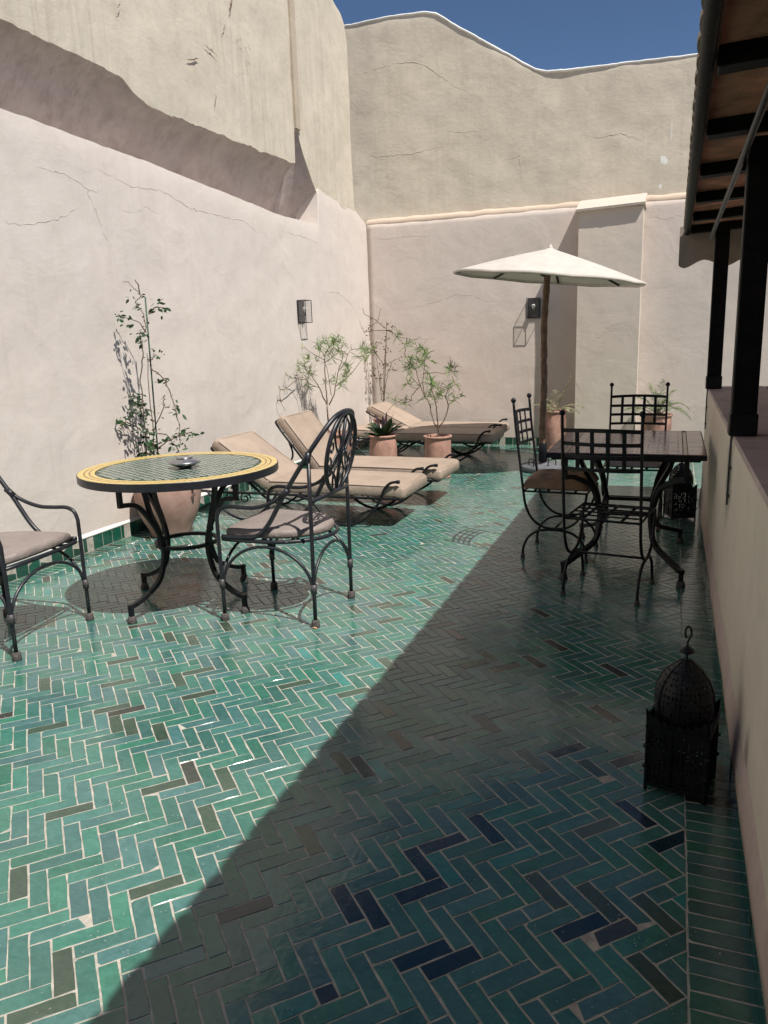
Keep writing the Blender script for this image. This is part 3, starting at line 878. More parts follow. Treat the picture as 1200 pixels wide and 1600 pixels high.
# clay tiles along the eave and roof deck
mb = MB(); mb.box((EX+0.046, -1.7, EZ+0.077), (XR, YE+0.02, EZ+0.10), SM); sv(mb.build('roof_deck', M['clay']))
k = 0; y = -1.65
while y < YE:
    mb = MB(); vs = []; fs = []; n = 8
    for (xx, zz) in ((EX+0.050+rnd.uniform(-.004, .004), 0.0), (EX+0.55, 0.02), (XR, 0.12)):
        for i in range(n+1):
            a = PI*i/n
            for rr in (0.072, 0.060):
                vs.append((xx, y+0.08+rr*math.cos(a), EZ+0.085+rr*math.sin(a)*0.75+zz))
    for s_ in range(2):
        for i in range(n):
            b0 = s_*(n+1)*2+i*2; b1 = b0+(n+1)*2
            fs.append((b0, b0+2, b1+2, b1)); fs.append((b0+1, b1+1, b1+3, b0+3))
    for i in range(n): b0 = i*2; fs.append((b0, b0+1, b0+3, b0+2))
    mb.add(vs, fs, True); sv(mb.build('roof_tile', M['clay'], autos=40))
    y += 0.162
y = -1.65
while y < YE-0.05:
    mb = MB(); q = [(EX+0.05, y+0.003)]
    xf = EX-0.006+rnd.uniform(-.0015, .001)
    for i in range(7):
        a = PI*i/6; q.append((xf+0.010*(1-math.sin(a)), y+0.081-0.077*math.cos(a)))
    q.append((EX+0.05, y+0.159)); n_ = len(q); z0, z1 = EZ+0.047, EZ+0.062
    mb.add([(a, b, z0) for a, b in q]+[(a, b, z1) for a, b in q], [tuple(range(n_)), tuple(reversed(range(n_, 2*n_)))]+[(i, n_+i, n_+(i+1) % n_, (i+1) % n_) for i in range(n_)], False)
    sv(mb.build('eave_tile', M['clay'])); y += 0.162
# scalloped end board
us = grid(EX-0.03, XR, 0.02); mb = MB(); vs = []
for u in us:
    z0 = 1.955-0.028*math.cos((u-0.03)*2*PI/0.31)
    if u < 0.03: z0 += (0.03-u)*0.5
    z1 = EZ+0.07+rise*(u-EX)
    vs += [(u, YE-0.01, z0), (u, YE-0.01, z1), (u, YE+0.025, z1), (u, YE+0.025, z0)]
fs = []; n_ = len(us)
for i in range(n_-1):
    for k in range(4):
        l = (k+1) % 4; fs.append((i*4+k, i*4+4+k, i*4+4+l, i*4+l))
fs.append((0, 1, 2, 3)); fs.append(tuple((n_-1)*4+k for k in (3, 2, 1, 0)))
mb.add(vs, fs, False); sv(mb.build('scalloped_board', M['end_board']), 'scalloped plaster end board under the eave')
for y in (0.72, 3.53, 6.22):
    mb = MB(); mb.bbox((0.232, y-0.048, 1.023), (0.328, y+0.048, EZ+0.004), 0.005)
    p = sv(mb.build('post', M['dark_wood']))
    mb = MB(); mb.bbox((0.226, y-0.054, 1.0225), (0.334, y+0.054, 1.115), 0.004); mb.build('post_shoe', M['iron'], p)
    mb = MB(); mb.tube([(0.240, y-0.02, 1.05), (0.238, y-0.02, 0.95), (0.239, y-0.02, 0.725)], 0.0045, 5)
    mb.tube([(0.241, y-0.033, 1.02), (0.240, y-0.033, 0.735)], 0.003, 4)
    for z in (0.76, 0.88): mb.box((0.233, y-0.04, z), (0.245, y-0.012, z+0.012))
    sv(mb.build('drip_wire', M['sleeve']), 'thin wire stapled down the wall below the post')
mb = MB(); mb.tube([(0.208, -1.2, 2.092), (0.208, 3.2, 2.090), (0.208, 6.3, 2.092)], 0.012, 8)
for y in (0.7, 3.5, 4.6, 6.2):
    mb.tube([(0.208, y, 2.09), (0.208, y+0.01, 2.125), (0.232, y+0.01, 2.14)], 0.006, 5)
sv(mb.build('curtain_rod', M['iron']))

# stems and leaf clusters, world metres
OLEANDER_A = [
    [(-3.676, 8.0, 0.379), (-3.673, 8.0, 0.564), (-3.672, 8.0, 0.739)],
    [(-3.672, 8.0, 0.749), (-3.705, 7.97, 0.847), (-3.728, 7.94, 0.945), (-3.802, 7.91, 1.071), (-3.846, 7.88, 1.149), (-3.86, 7.85, 1.207)],
    [(-3.7, 7.88, 0.949), (-3.789, 7.85, 0.99), (-3.854, 7.82, 1.068), (-3.881, 7.79, 1.07), (-3.93, 7.74, 1.064), (-3.93, 7.62, 1.09), (-3.93, 7.543, 1.121)],
    [(-3.93, 7.824, 1.059), (-3.93, 7.65, 1.014), (-3.93, 7.482, 0.961), (-3.93, 7.385, 0.968), (-3.93, 7.37, 0.861), (-3.93, 7.471, 0.733)],
    [(-3.672, 8.0, 0.749), (-3.679, 8.01, 0.882), (-3.69, 8.02, 1.054), (-3.691, 8.03, 1.224), (-3.701, 8.04, 1.309), (-3.775, 8.05, 1.395), (-3.782, 8.06, 1.452)],
    [(-3.657, 7.96, 1.245), (-3.729, 7.94, 1.294), (-3.791, 7.92, 1.333), (-3.893, 7.9, 1.402)],
    [(-3.639, 7.94, 1.32), (-3.575, 7.91, 1.383), (-3.497, 7.88, 1.446), (-3.419, 7.85, 1.525)],
    [(-3.703, 8.08, 1.222), (-3.645, 8.12, 1.267), (-3.574, 8.16, 1.33), (-3.589, 8.2, 1.387)],
    [(-3.631, 8.04, 0.851), (-3.674, 8.07, 1.089), (-3.703, 8.1, 1.193)],
    [(-3.65, 8.0, 0.748), (-3.589, 8.018, 0.862), (-3.57, 8.036, 0.975), (-3.538, 8.054, 1.125), (-3.487, 8.072, 1.265), (-3.501, 8.09, 1.34)],
    [(-3.55, 8.08, 1.124), (-3.472, 8.104, 1.216), (-3.447, 8.128, 1.3), (-3.402, 8.152, 1.354), (-3.277, 8.176, 1.355), (-3.194, 8.2, 1.348)],
    [(-3.519, 7.92, 0.963), (-3.411, 7.89, 1.02), (-3.292, 7.86, 1.113), (-3.195, 7.83, 1.203), (-3.141, 7.8, 1.258)],
    [(-3.355, 8.04, 1.356), (-3.393, 8.1, 1.411)],
    [(-3.616, 8.0, 1.382), (-3.643, 8.0, 1.458)],
    [(-3.409, 8.04, 1.302), (-3.482, 8.07, 1.34), (-3.545, 8.1, 1.388)],
]
FOLIAGE_A = [
    (-3.897, 7.921, 1.157),
    (-3.918, 7.881, 1.188),
    (-3.858, 7.969, 1.135),
    (-3.849, 7.896, 1.233),
    (-3.584, 7.87, 1.458),
    (-3.567, 7.97, 1.465),
    (-3.54, 8.125, 1.509),
    (-3.588, 8.09, 1.492),
    (-3.537, 8.08, 1.378),
    (-3.074, 7.917, 1.361),
    (-3.225, 8.011, 1.27),
    (-3.172, 7.933, 1.299),
    (-3.358, 7.902, 1.148),
    (-3.382, 7.882, 1.113),
    (-3.332, 7.914, 1.166),
    (-3.682, 8.128, 1.028),
    (-3.676, 8.099, 1.287),
    (-3.467, 8.092, 0.989),
    (-3.93, 7.969, 1.012),
    (-3.79, 7.908, 1.25),
    (-3.723, 7.943, 1.424),
    (-3.703, 8.038, 1.45),
    (-3.551, 8.07, 1.416),
    (-3.249, 8.106, 1.37),
    (-3.627, 8.114, 1.342),
    (-3.416, 7.876, 0.993),
]
OLEANDER_C = [
    [(-2.292, 7.75, 0.431), (-2.297, 7.771, 0.462), (-2.309, 7.792, 0.52)],
    [(-2.297, 7.75, 0.525), (-2.347, 7.76, 0.598), (-2.376, 7.77, 0.718), (-2.398, 7.779, 0.797), (-2.442, 7.789, 0.85), (-2.499, 7.799, 0.97), (-2.54, 7.809, 1.136), (-2.527, 7.819, 1.247)],
    [(-2.436, 7.75, 0.88), (-2.448, 7.751, 0.972), (-2.438, 7.751, 1.117), (-2.423, 7.752, 1.195), (-2.414, 7.752, 1.286)],
    [(-2.484, 7.75, 0.966), (-2.558, 7.707, 1.062), (-2.598, 7.664, 1.144), (-2.65, 7.621, 1.238)],
    [(-2.484, 7.75, 0.96), (-2.577, 7.748, 0.867), (-2.578, 7.746, 0.827), (-2.613, 7.744, 0.801), (-2.741, 7.742, 0.802), (-2.79, 7.739, 0.842)],
    [(-2.491, 7.75, 0.946), (-2.527, 7.668, 0.953), (-2.561, 7.586, 1.004)],
    [(-2.297, 7.75, 0.525), (-2.312, 7.785, 0.649), (-2.334, 7.82, 0.766), (-2.364, 7.854, 0.844), (-2.407, 7.889, 0.943), (-2.417, 7.924, 0.974)],
    [(-2.29, 7.75, 0.525), (-2.241, 7.779, 0.603), (-2.206, 7.808, 0.694), (-2.206, 7.838, 0.778), (-2.241, 7.867, 0.849), (-2.199, 7.896, 0.953)],
    [(-2.182, 7.75, 0.772), (-2.09, 7.769, 0.823)],
    [(-2.439, 7.75, 1.091), (-2.306, 7.723, 1.103), (-2.209, 7.697, 1.093), (-2.1, 7.67, 1.116)],
    [(-2.569, 7.75, 1.192), (-2.651, 7.791, 1.278), (-2.662, 7.832, 1.382), (-2.766, 7.873, 1.471), (-2.837, 7.914, 1.526)],
    [(-2.633, 7.75, 1.403), (-2.554, 7.764, 1.426), (-2.466, 7.779, 1.475)],
    [(-2.313, 7.75, 0.773), (-2.315, 7.903, 0.847)],
    [(-2.569, 7.75, 1.192), (-2.567, 7.889, 1.132)],
]
FOLIAGE_C = [
    (-2.57, 7.753, 1.185),
    (-2.581, 7.724, 1.213),
    (-2.675, 7.78, 0.825),
    (-2.786, 7.729, 0.85),
    (-2.333, 7.648, 1.004),
    (-2.352, 7.692, 1.034),
    (-2.297, 7.844, 0.851),
    (-2.263, 7.613, 0.902),
    (-2.12, 7.614, 0.978),
    (-2.218, 7.788, 0.875),
    (-2.067, 7.684, 0.85),
    (-2.111, 7.76, 1.15),
    (-2.152, 7.741, 1.171),
    (-2.617, 7.703, 1.403),
    (-2.476, 7.899, 1.336),
    (-2.384, 7.659, 1.301),
    (-2.44, 7.724, 1.288),
    (-2.691, 7.661, 1.496),
    (-2.64, 7.79, 1.172),
    (-2.41, 7.683, 0.832),
    (-2.542, 7.707, 1.141),
    (-2.444, 7.824, 1.232),
    (-2.46, 7.696, 1.224),
    (-2.35, 7.768, 0.917),
    (-2.423, 7.871, 0.951),
    (-2.576, 7.63, 1.008),
]
VINE_D = [
    [(-3.696, 9.95, 1.121), (-3.801, 9.964, 1.257), (-3.875, 9.979, 1.393), (-3.905, 9.993, 1.557), (-3.909, 10.007, 1.604), (-3.817, 10.021, 1.677), (-3.778, 10.036, 1.742), (-3.748, 10.05, 1.863)],
    [(-3.658, 9.95, 1.595), (-3.778, 9.975, 1.694), (-3.879, 10.0, 1.746), (-3.93, 9.895, 1.793), (-3.93, 9.851, 1.867)],
    [(-3.93, 9.844, 1.558), (-3.835, 9.975, 1.564), (-3.657, 10.0, 1.567), (-3.605, 10.025, 1.546), (-3.58, 10.05, 1.621)],
    [(-3.718, 9.95, 0.518), (-3.713, 9.975, 0.907), (-3.703, 10.0, 1.148), (-3.673, 10.025, 1.387), (-3.691, 10.05, 1.425)],
    [(-3.728, 9.95, 0.537), (-3.786, 10.0, 0.907), (-3.844, 10.05, 1.275)],
    [(-3.686, 9.95, 1.102), (-3.546, 10.0, 1.173), (-3.459, 10.05, 1.208)],
    [(-3.711, 9.95, 0.714), (-3.674, 9.983, 0.906), (-3.64, 10.017, 1.049), (-3.608, 10.05, 1.096)],
    [(-3.711, 9.95, 0.714), (-3.768, 10.0, 0.809), (-3.78, 10.05, 1.002)],
]
CLUMP_D = [
    (-3.729, 9.95, 1.074),
    (-3.657, 9.95, 1.053),
    (-3.543, 9.95, 1.061),
    (-3.887, 9.95, 1.599),
    (-3.821, 9.95, 1.407),
    (-3.654, 9.95, 1.435),
    (-3.573, 9.95, 1.536),
    (-3.815, 9.95, 1.296),
    (-3.649, 9.95, 1.292),
    (-3.556, 9.95, 1.601),
    (-3.866, 9.95, 1.076),
    (-3.859, 9.95, 0.969),
    (-3.765, 9.95, 0.948),
]
STAKE_D = [
    [(-3.633, 9.95, 1.679), (-3.726, 9.95, 0.537)],
]
VINE_E = [
    [(-3.793, 4.892, 0.58), (-3.784, 4.882, 0.978), (-3.766, 4.872, 1.249), (-3.714, 4.861, 1.418), (-3.724, 4.851, 1.549), (-3.655, 4.841, 1.583), (-3.656, 4.83, 1.693), (-3.704, 4.82, 1.785), (-3.645, 4.81, 1.836), (-3.76, 4.8, 1.931)],
    [(-3.802, 5.033, 1.569), (-3.865, 5.035, 1.647), (-3.95, 4.911, 1.697)],
    [(-3.684, 4.927, 1.695), (-3.585, 4.894, 1.745), (-3.495, 4.86, 1.731)],
    [(-3.7, 4.916, 1.302), (-3.588, 4.908, 1.225), (-3.53, 4.901, 1.091), (-3.501, 4.894, 0.996), (-3.481, 4.887, 0.824), (-3.489, 4.88, 0.708)],
    [(-3.743, 4.889, 0.582), (-3.723, 4.897, 0.899), (-3.729, 4.905, 1.189), (-3.718, 4.913, 1.416)],
    [(-3.942, 5.059, 0.797), (-3.95, 4.898, 0.897), (-3.95, 4.806, 0.888)],
    [(-3.921, 5.027, 0.963), (-3.95, 4.96, 1.089), (-3.95, 4.921, 1.131)],
    [(-3.677, 4.884, 0.704), (-3.5, 4.845, 0.79), (-3.311, 4.806, 0.836)],
    [(-3.854, 5.073, 0.797), (-3.75, 5.095, 0.997), (-3.757, 5.117, 1.075)],
    [(-3.77, 4.962, 0.811), (-3.685, 5.005, 0.787), (-3.613, 5.048, 0.641)],
    [(-3.771, 5.004, 1.357), (-3.747, 5.059, 1.403)],
    [(-3.743, 4.939, 1.846), (-3.697, 4.837, 1.947)],
]
CLUMP_E = [
    (-3.783, 4.939, 1.521),
    (-3.744, 4.877, 1.549),
    (-3.911, 4.926, 1.092),
    (-3.95, 5.042, 1.022),
    (-3.95, 4.898, 0.897),
    (-3.95, 4.822, 0.896),
    (-3.861, 4.859, 0.98),
    (-3.734, 4.884, 0.821),
    (-3.818, 5.007, 0.684),
    (-3.532, 4.923, 1.003),
    (-3.452, 4.908, 0.802),
    (-3.355, 4.869, 0.827),
    (-3.605, 5.046, 0.702),
    (-3.592, 4.935, 1.747),
    (-3.516, 4.892, 1.742),
    (-3.757, 4.862, 0.883),
    (-3.797, 4.861, 0.745),
    (-3.746, 4.884, 0.723),
    (-3.884, 4.985, 0.908),
    (-3.75, 4.88, 1.789),
    (-3.885, 4.858, 1.684),
    (-3.891, 4.948, 1.657),
    (-3.774, 4.9, 0.976),
    (-3.818, 5.05, 0.749),
    (-3.57, 4.874, 0.766),
    (-3.821, 4.956, 0.651),
    (-3.92, 5.005, 0.641),
    (-3.653, 4.932, 1.405),
    (-3.692, 5.048, 1.198),
    (-3.852, 4.946, 1.011),
    (-3.858, 4.898, 1.055),
    (-3.845, 4.932, 0.794),
]
STAKE_E = [
    [(-3.752, 5.0, 1.83), (-3.779, 5.0, 0.563)],
]
# ---------------------------------------------------------------- iron garden armchairs
def outline_D(w, front, back, n=14):
    """seat outline: straight front, round back"""
    P = [(front, -w*0.97), (front+0.012, -w*0.5), (front+0.016, 0), (front+0.012, w*0.5), (front, w*0.97), (front-0.06, w), (0.02, w)]
    for i in range(1, n):
        a = PI/2+PI*i/n
        P.append((0.02+(back*-1+0.02)*math.cos(a), w*math.sin(a)))
    P.append((0.02, -w)); P.append((front-0.06, -w))
    return P
def cushion_geo(P, z0, z1, dome=0.012, crease=None, edge=0.02):
    cx = sum(p[0] for p in P)/len(P); cy = sum(p[1] for p in P)/len(P)
    n = len(P); vs = []; fs = []
    h = z1-z0
    prof = [(-edge*1.2, 0), (-edge*0.3, h*0.06), (0, h*0.3), (0, h*0.65), (-edge*0.35, h*0.9), (-edge, h), (-edge*2.5, h+dome*0.4)]
    def inset(p, d):
        dx, dy = p[0]-cx, p[1]-cy; l = math.hypot(dx, dy); s_ = (l+d)/l
        return cx+dx*s_, cy+dy*s_
    for d, z in prof:
        for p in P:
            a, b = inset(p, d); wz = 0.004*noise.noise(Vector((a*9, b*9, z0)))
            vs.append((a, b, z0+z+wz*(1 if z > h*0.5 else 0)))
    for f in (0.66, 0.33):
        for p in P:
            a, b = inset(p, -edge*2.5); a = cx+(a-cx)*f; b = cy+(b-cy)*f
            vs.append((a, b, z1+dome*(1-f*f*0.6)+0.006*noise.noise(Vector((a*7, b*7, 2)))))
    vs.append((cx, cy, z1+dome)); m_ = len(prof)+2
    for i in range(m_-1):
        for k in range(n):
            l = (k+1) % n; fs.append((i*n+k, i*n+l, (i+1)*n+l, (i+1)*n+k))
    c = len(vs)-1
    for k in range(n): fs.append(((m_-1)*n+k, (m_-1)*n+(k+1) % n, c))
    fs.append(tuple(reversed(range(n))))
    return vs, fs

def garden_chair():
    t = empty('garden_armchair', (0, 0, 0), 0, 'x', 'armchair')
    I = M['iron_grey']
    for s in (1, -1):
        mb = MB(); y = 0.278*s
        path = [(0.263, y, 0.03), (0.263, y, 0.2), (0.264, y, 0.40), (0.264, y, 0.54)] + spline([(0.264, y, 0.57), (0.246, y, 0.615), (0.20, y, 0.637), (0.12, y, 0.636), (0.03, y, 0.638), (-0.06, y*0.98, 0.665), (-0.135, y*0.93, 0.712)], 5)
        mb.tube(path, 0.0105, 8)
        mb.tube([(-0.115, y*0.935, 0.695), (-0.158, y*0.925, 0.735)], 0.017, 10)
        lg = mb.build('armrest_and_leg', I, t)
        mb = MB(); mb.lathe([(0.021, 0.0), (0.023, 0.004), (0.021, 0.035), (0.014, 0.042)], 12, (0.263, y, 0.0)); mb.build('rubber_foot', M['foot'], lg)
        mb = MB(); mb.tube([(0.263, y, 0.185), (0.263, y, 0.235)], 0.0165, 10); mb.build('sleeve', M['sleeve'], lg)
        mb = MB(); yb = 0.243*s
        mb.tube([(-0.263, yb, 0.03), (-0.266, yb, 0.3), (-0.268, yb*0.985, 0.6), (-0.270, yb*0.97, 0.905)], 0.0105, 8)
        mb.tube([(-0.258, yb*0.975, 0.86), (-0.272, yb*0.97, 0.925)], 0.0175, 10)
        lg = mb.build('leg', I, t)
        mb = MB(); mb.lathe([(0.021, 0.0), (0.023, 0.004), (0.021, 0.035), (0.014, 0.042)], 12, (-0.263, yb, 0.0)); mb.build('rubber_foot', M['foot'], lg)
        mb = MB(); mb.tube([(-0.264, yb, 0.185), (-0.265, yb, 0.235)], 0.0165, 10); mb.build('sleeve', M['sleeve'], lg)
        mb = MB(); n = 16
        mb.tube([(0.258*math.cos(PI*i/n)-0.002, (0.277+(-0.034)*(i/n))*s, 0.20+0.225*math.sin(PI*i/n)) for i in range(n+1)], 0.0085, 8)
        mb.build('arch_brace', I, t)
    for x, w in ((0.262, 0.275), (-0.264, 0.24)):
        mb = MB(); n = 14
        mb.tube([(x, w*math.cos(PI*i/n), 0.20+0.20*math.sin(PI*i/n)) for i in range(n+1)], 0.0085, 8)
        mb.build('arch_brace', I, t)
    half = [(0.25, 0.262, 0.468), (0.12, 0.262, 0.470), (0.04, 0.262, 0.482), (-0.035, 0.262, 0.55), (-0.135, 0.257, 0.712), (-0.262, 0.243, 0.90), (-0.325, 0.205, 1.0), (-0.366, 0.13, 1.078), (-0.382, 0.05, 1.106)]
    pts = half + [(x, -y, z) for x, y, z in reversed(half)]
    mb = MB(); mb.tube(spline(pts, 6), 0.0125, 10); mb.build('back_hoop', I, t)
    mb = MB(); mb.tube(spline([(-0.268, 0.238, 0.672), (-0.30, 0.15, 0.682), (-0.315, 0, 0.690), (-0.30, -0.15, 0.682), (-0.268, -0.238, 0.672)], 6), 0.0105, 8); mb.build('cross_bar', I, t)
    # oval back medallion
    def OV(u, v):                       # u across, v up in the leaning plane, both -1..1
        return (-0.347-0.040*v, 0.178*u, 0.895+0.203*v)
    mb = MB(); mb.tube([OV(math.cos(2*PI*i/36), math.sin(2*PI*i/36)) for i in range(36)], 0.0115, 8, closed=True)
    ov = mb.build('back_medallion', I, t)
    mb = MB(); mb.tube([OV(0, -0.97), OV(0, 0.97)], 0.009, 6)
    for s in (1, -1):
        mb.tube(spline([OV(0.05*s, 0.9), OV(0.36*s, 0.62), OV(0.10*s, 0.22), OV(0.42*s, -0.12), OV(0.62*s, -0.35), OV(0.25*s, -0.60), OV(0.04*s, -0.9)], 6), 0.0058, 6)
        mb.tube(spline([OV(0.30*s, 0.93), OV(0.62*s, 0.55), OV(0.42*s, 0.18), OV(0.12*s, -0.15), OV(0.36*s, -0.52), OV(0.30*s, -0.92)], 6), 0.0058, 6)
        mb.tube(spline([OV(0.96*s, 0.15), OV(0.72*s, 0.32), OV(0.62*s, 0.16), OV(0.72*s, 0.06), OV(0.78*s, 0.14)], 5), 0.005, 6)
        mb.tube(spline([OV(0.94*s, -0.2), OV(0.76*s, -0.06), OV(0.64*s, -0.2), OV(0.72*s, -0.32), OV(0.79*s, -0.24)], 5), 0.005, 6)
        mb.tube(spline([OV(0.02*s, -0.05), OV(0.18*s, 0.10), OV(0.26*s, -0.05), OV(0.16*s, -0.12)], 5), 0.005, 6)
    mb.build('scrollwork', I, ov)
    D = outline_D(0.262, 0.25, -0.285)
    mb = MB(); mb.tube([(x, y, 0.452) for x, y in D], 0.0105, 8, closed=True)
    for x in (-0.12, 0.03, 0.16): mb.tube([(x, -0.25, 0.452), (x, 0.25, 0.452)], 0.006, 6)
    mb.tube([(0.24, -0.25, 0.444), (-0.2, 0.2, 0.444)], 0.006, 6); mb.tube([(0.24, 0.25, 0.444), (-0.2, -0.2, 0.444)], 0.006, 6)
    mb.build('seat_frame', I, t)
    vs, fs = cushion_geo(outline_D(0.243, 0.24, -0.268, 20), 0.462, 0.512, 0.012)
    mb = MB(); mb.add(vs, fs, True); mb.build('seat_cushion', M['seat'], t)
    return t
ch = garden_chair()
ch.location = (-1.963, 3.665, 0); ch.rotation_euler = (0, 0, PI)
ch['label'] = 'iron armchair with oval scrollwork back and taupe cushion, right of the round mosaic table'
ch['group'] = 'armchairs at the round table'
copy_thing(ch, (-3.215, 2.895, 0), R(4), 'taupe cushioned iron armchair cut off by the left edge of the photo')

# ---------------------------------------------------------------- tables
def c_leg(t, ang, rt, rm, rf, zt, mat, bar=0.0115, origin=(0, 0)):
    c, s = math.cos(ang), math.sin(ang)
    def P(r, z): return (origin[0]+r*c, origin[1]+r*s, z)
    mb = MB()
    up = [P(rt, zt), P(rt, zt-0.105), P(rt-0.012, zt-0.108)]
    cur = spline([P(rt-0.03, zt-0.108), P(rt-0.10, zt-0.125), P(rm+0.085, zt-0.20), P(rm+0.025, zt-0.30), P(rm, 0.36), P(rm+0.012, 0.27), P(rm+0.055, 0.18), P(rf-0.10, 0.118), P(rf-0.022, 0.094)], 6)
    mb.tube(up[:2], 0, 4, flat=(bar, bar)); mb.tube([P(rt+bar, zt-0.105)]+cur, 0, 4, flat=(bar, bar))
    mb.tube([P(rf, 0.103), P(rf, 0.02)], 0, 4, flat=(bar, bar)); mb.tube([P(rf-0.03, 0.095), P(rf+bar, 0.092)], 0, 4, flat=(bar, bar))
    mb.tube(spline([P(rt-0.135, zt), P(rt-0.16, zt-0.06), P(rm+0.065, zt-0.19), P(rm+0.022, 0.46), P(rm+0.018, 0.38)], 6), 0, 4, flat=(bar*0.95, bar*0.95))
    lg = mb.build('leg', mat, t)
    mb = MB(); mb.lathe([(0.024, 0.0), (0.027, 0.004), (0.023, 0.022), (0.019, 0.036), (0.015, 0.04)], 12, P(rf, 0)); mb.build('rubber_foot', M['foot'], lg)

RT = empty('round_table', (-2.60, 3.63, 0), 0, 'round iron table with green mosaic top and yellow tiled border', 'table')
for a in (0, 90, 180, 270): c_leg(RT, R(a-14), 0.425, 0.172, 0.43, 0.757, M['iron'])
mb = MB(); mb.tube([(0.172*math.cos(2*PI*i/32), 0.172*math.sin(2*PI*i/32), 0.362) for i in range(32)], 0, 4, closed=True, flat=(0.010, 0.010)); mb.build('ring_stretcher', M['iron'], RT)
mb = MB(); rr = 0.552
mb.lathe([(0.50, 0.756), (rr-0.003, 0.756), (rr, 0.760), (rr, 0.797), (rr-0.002, 0.7995), (0.50, 0.7955), (0.3, 0.7955), (0.02, 0.7955)], 72)
top = mb.build('tabletop', M['iron_grey'], RT, autos=30)
mb = MB()
def wedge(mb, r0, r1, a0, a1, z0, z1):
    q = [(r*math.cos(a), r*math.sin(a)) for r, a in ((r0, a0), (r1, a0), (r1, a1), (r0, a1))]
    mb.add([(x, y, z1) for x, y in q]+[(x, y, z0) for x, y in q], [(0, 1, 2, 3), (4, 5, 1, 0), (5, 6, 2, 1), (6, 7, 3, 2), (7, 4, 0, 3)], False)
for r0, r1, n in ((0.457, 0.480, 120), (0.489, 0.507, 130), (0.516, 0.5475, 110)):
    for i in range(n):
        j = rnd.uniform(-.0004, .0006)
        wedge(mb, r0, r1, 2*PI*i/n+0.0012, 2*PI*(i+1)/n-0.0012, 0.795, 0.8000+j)
tag(mb.build('yellow_tessera', M['yellow'], top), kind='stuff')
mb = MB()
for r0, n, h in ((0.4845, 84, 0.0050), (0.5115, 88, 0.0050)):
    for i in range(n):
        a = 2*PI*i/n; da = 0.023
        q = [((r0-h)*math.cos(a), (r0-h)*math.sin(a)), (r0*math.cos(a+da), r0*math.sin(a+da)), ((r0+h)*math.cos(a), (r0+h)*math.sin(a)), (r0*math.cos(a-da), r0*math.sin(a-da))]
        mb.add([(x, y, 0.8002) for x, y in q]+[(x, y, 0.795) for x, y in q], [(0, 1, 2, 3), (4, 5, 1, 0), (5, 6, 2, 1), (6, 7, 3, 2), (7, 4, 0, 3)], False)
tag(mb.build('brown_tessera', M['ochre'], top), kind='stuff')
mg, mp = MB(), MB()
cs, sn_ = math.cos(R(20)), math.sin(R(20))
for i in range(-18, 19):
    for j in range(-34, 35):
        u = (i+0.5*(j % 2))*0.046; v = j*0.0265
        if math.hypot(u, v) > 0.432: continue
        def W_(a, b): return (a*cs-b*sn_, a*sn_+b*cs)
        for mbx, (u0, u1, v0, v1), z in ((mp, (u-0.015, u+0.015, v-0.0036, v+0.0036), 0.7998), (mg, (u-0.0222, u+0.0222, v+0.0042, v+0.0222), 0.7998)):
            q = [W_(u0, v0), W_(u1, v0), W_(u1, v1), W_(u0, v1)]; z += rnd.uniform(-.0004, .0003)
            mbx.add([(x, y, z) for x, y in q]+[(x, y, 0.7945) for x, y in q], [(0, 1, 2, 3), (4, 5, 1, 0), (5, 6, 2, 1), (6, 7, 3, 2), (7, 4, 0, 3)], False)
ring = MB(); ring.lathe([(0.4575, 0.7958), (0.4575, 0.7984), (0.5475, 0.7984), (0.5476, 0.7958)], 64)
ring.build('ring_bed', M['buff'], top)
tag(mg.build('green_tessera', M['green_glaze'], top), kind='stuff')
tag(mp.build('pale_tessera', M['pale_tess'], top), kind='stuff')
mb = MB(); mb.lathe([(0.02, 0.7958), (0.455, 0.7958), (0.456, 0.796), (0.456, 0.7985)], 64); mb.build('mosaic_bed', M['green_glaze'], top)

ash = empty('ashtray', (-2.535, 3.585, 0.801), 0, 'flat round pewter ashtray with a raised lid on the mosaic tabletop', 'ashtray')
mb = MB(); mb.lathe([(0.03, 0), (0.038, 0.003), (0.085, 0.026), (0.089, 0.031), (0.085, 0.036), (0.055, 0.049), (0.044, 0.052)], 36); mb.build('bowl', M['pewter'], ash)
mb = MB(); mb.lathe([(0.03, 0.0525), (0.045, 0.053), (0.046, 0.058), (0.040, 0.061), (0.015, 0.058), (0.004, 0.0575)], 28); mb.build('lid', M['pewter'], ash)

DT = empty('dining_table', (-0.24, 5.07, 0), 0, 'rectangular iron table with reddish brown tiled top in the veranda shade', 'table')
x0, x1, y0, y1 = -0.445, 0.435, -0.555, 0.555
for sx, sy in ((-1, -1), (1, -1), (1, 1), (-1, 1)):
    a = math.atan2(sy*0.50, sx*0.335)
    c_leg(DT, a, 0.60, 0.27, 0.60, 0.735, M['iron'], 0.0135)
mb = MB()
q = [(0.27*math.cos(math.atan2(sy*0.5, sx*0.335)), 0.27*math.sin(math.atan2(sy*0.5, sx*0.335))) for sx, sy in ((-1, -1), (1, -1), (1, 1), (-1, 1))]
for i in range(4): mb.tube([(q[i][0], q[i][1], 0.36), (q[(i+1) % 4][0], q[(i+1) % 4][1], 0.36)], 0, 4, flat=(0.011, 0.011))
mb.build('stretcher_frame', M['iron'], DT)
mb = MB(); mb.bbox((x0+0.03, y0+0.03, 0.736), (x1-0.03, y1-0.03, 0.750), 0.003); mb.bbox((x0, y0, 0.7502), (x1, y1, 0.779), 0.003)
tt = mb.build('tabletop', M['iron'], DT)
mb = MB(); mb.box((x0+0.006, y0+0.006, 0.778), (x1-0.006, y1-0.006, 0.7805)); mb.build('joint_bed', M['table_joint'], tt)
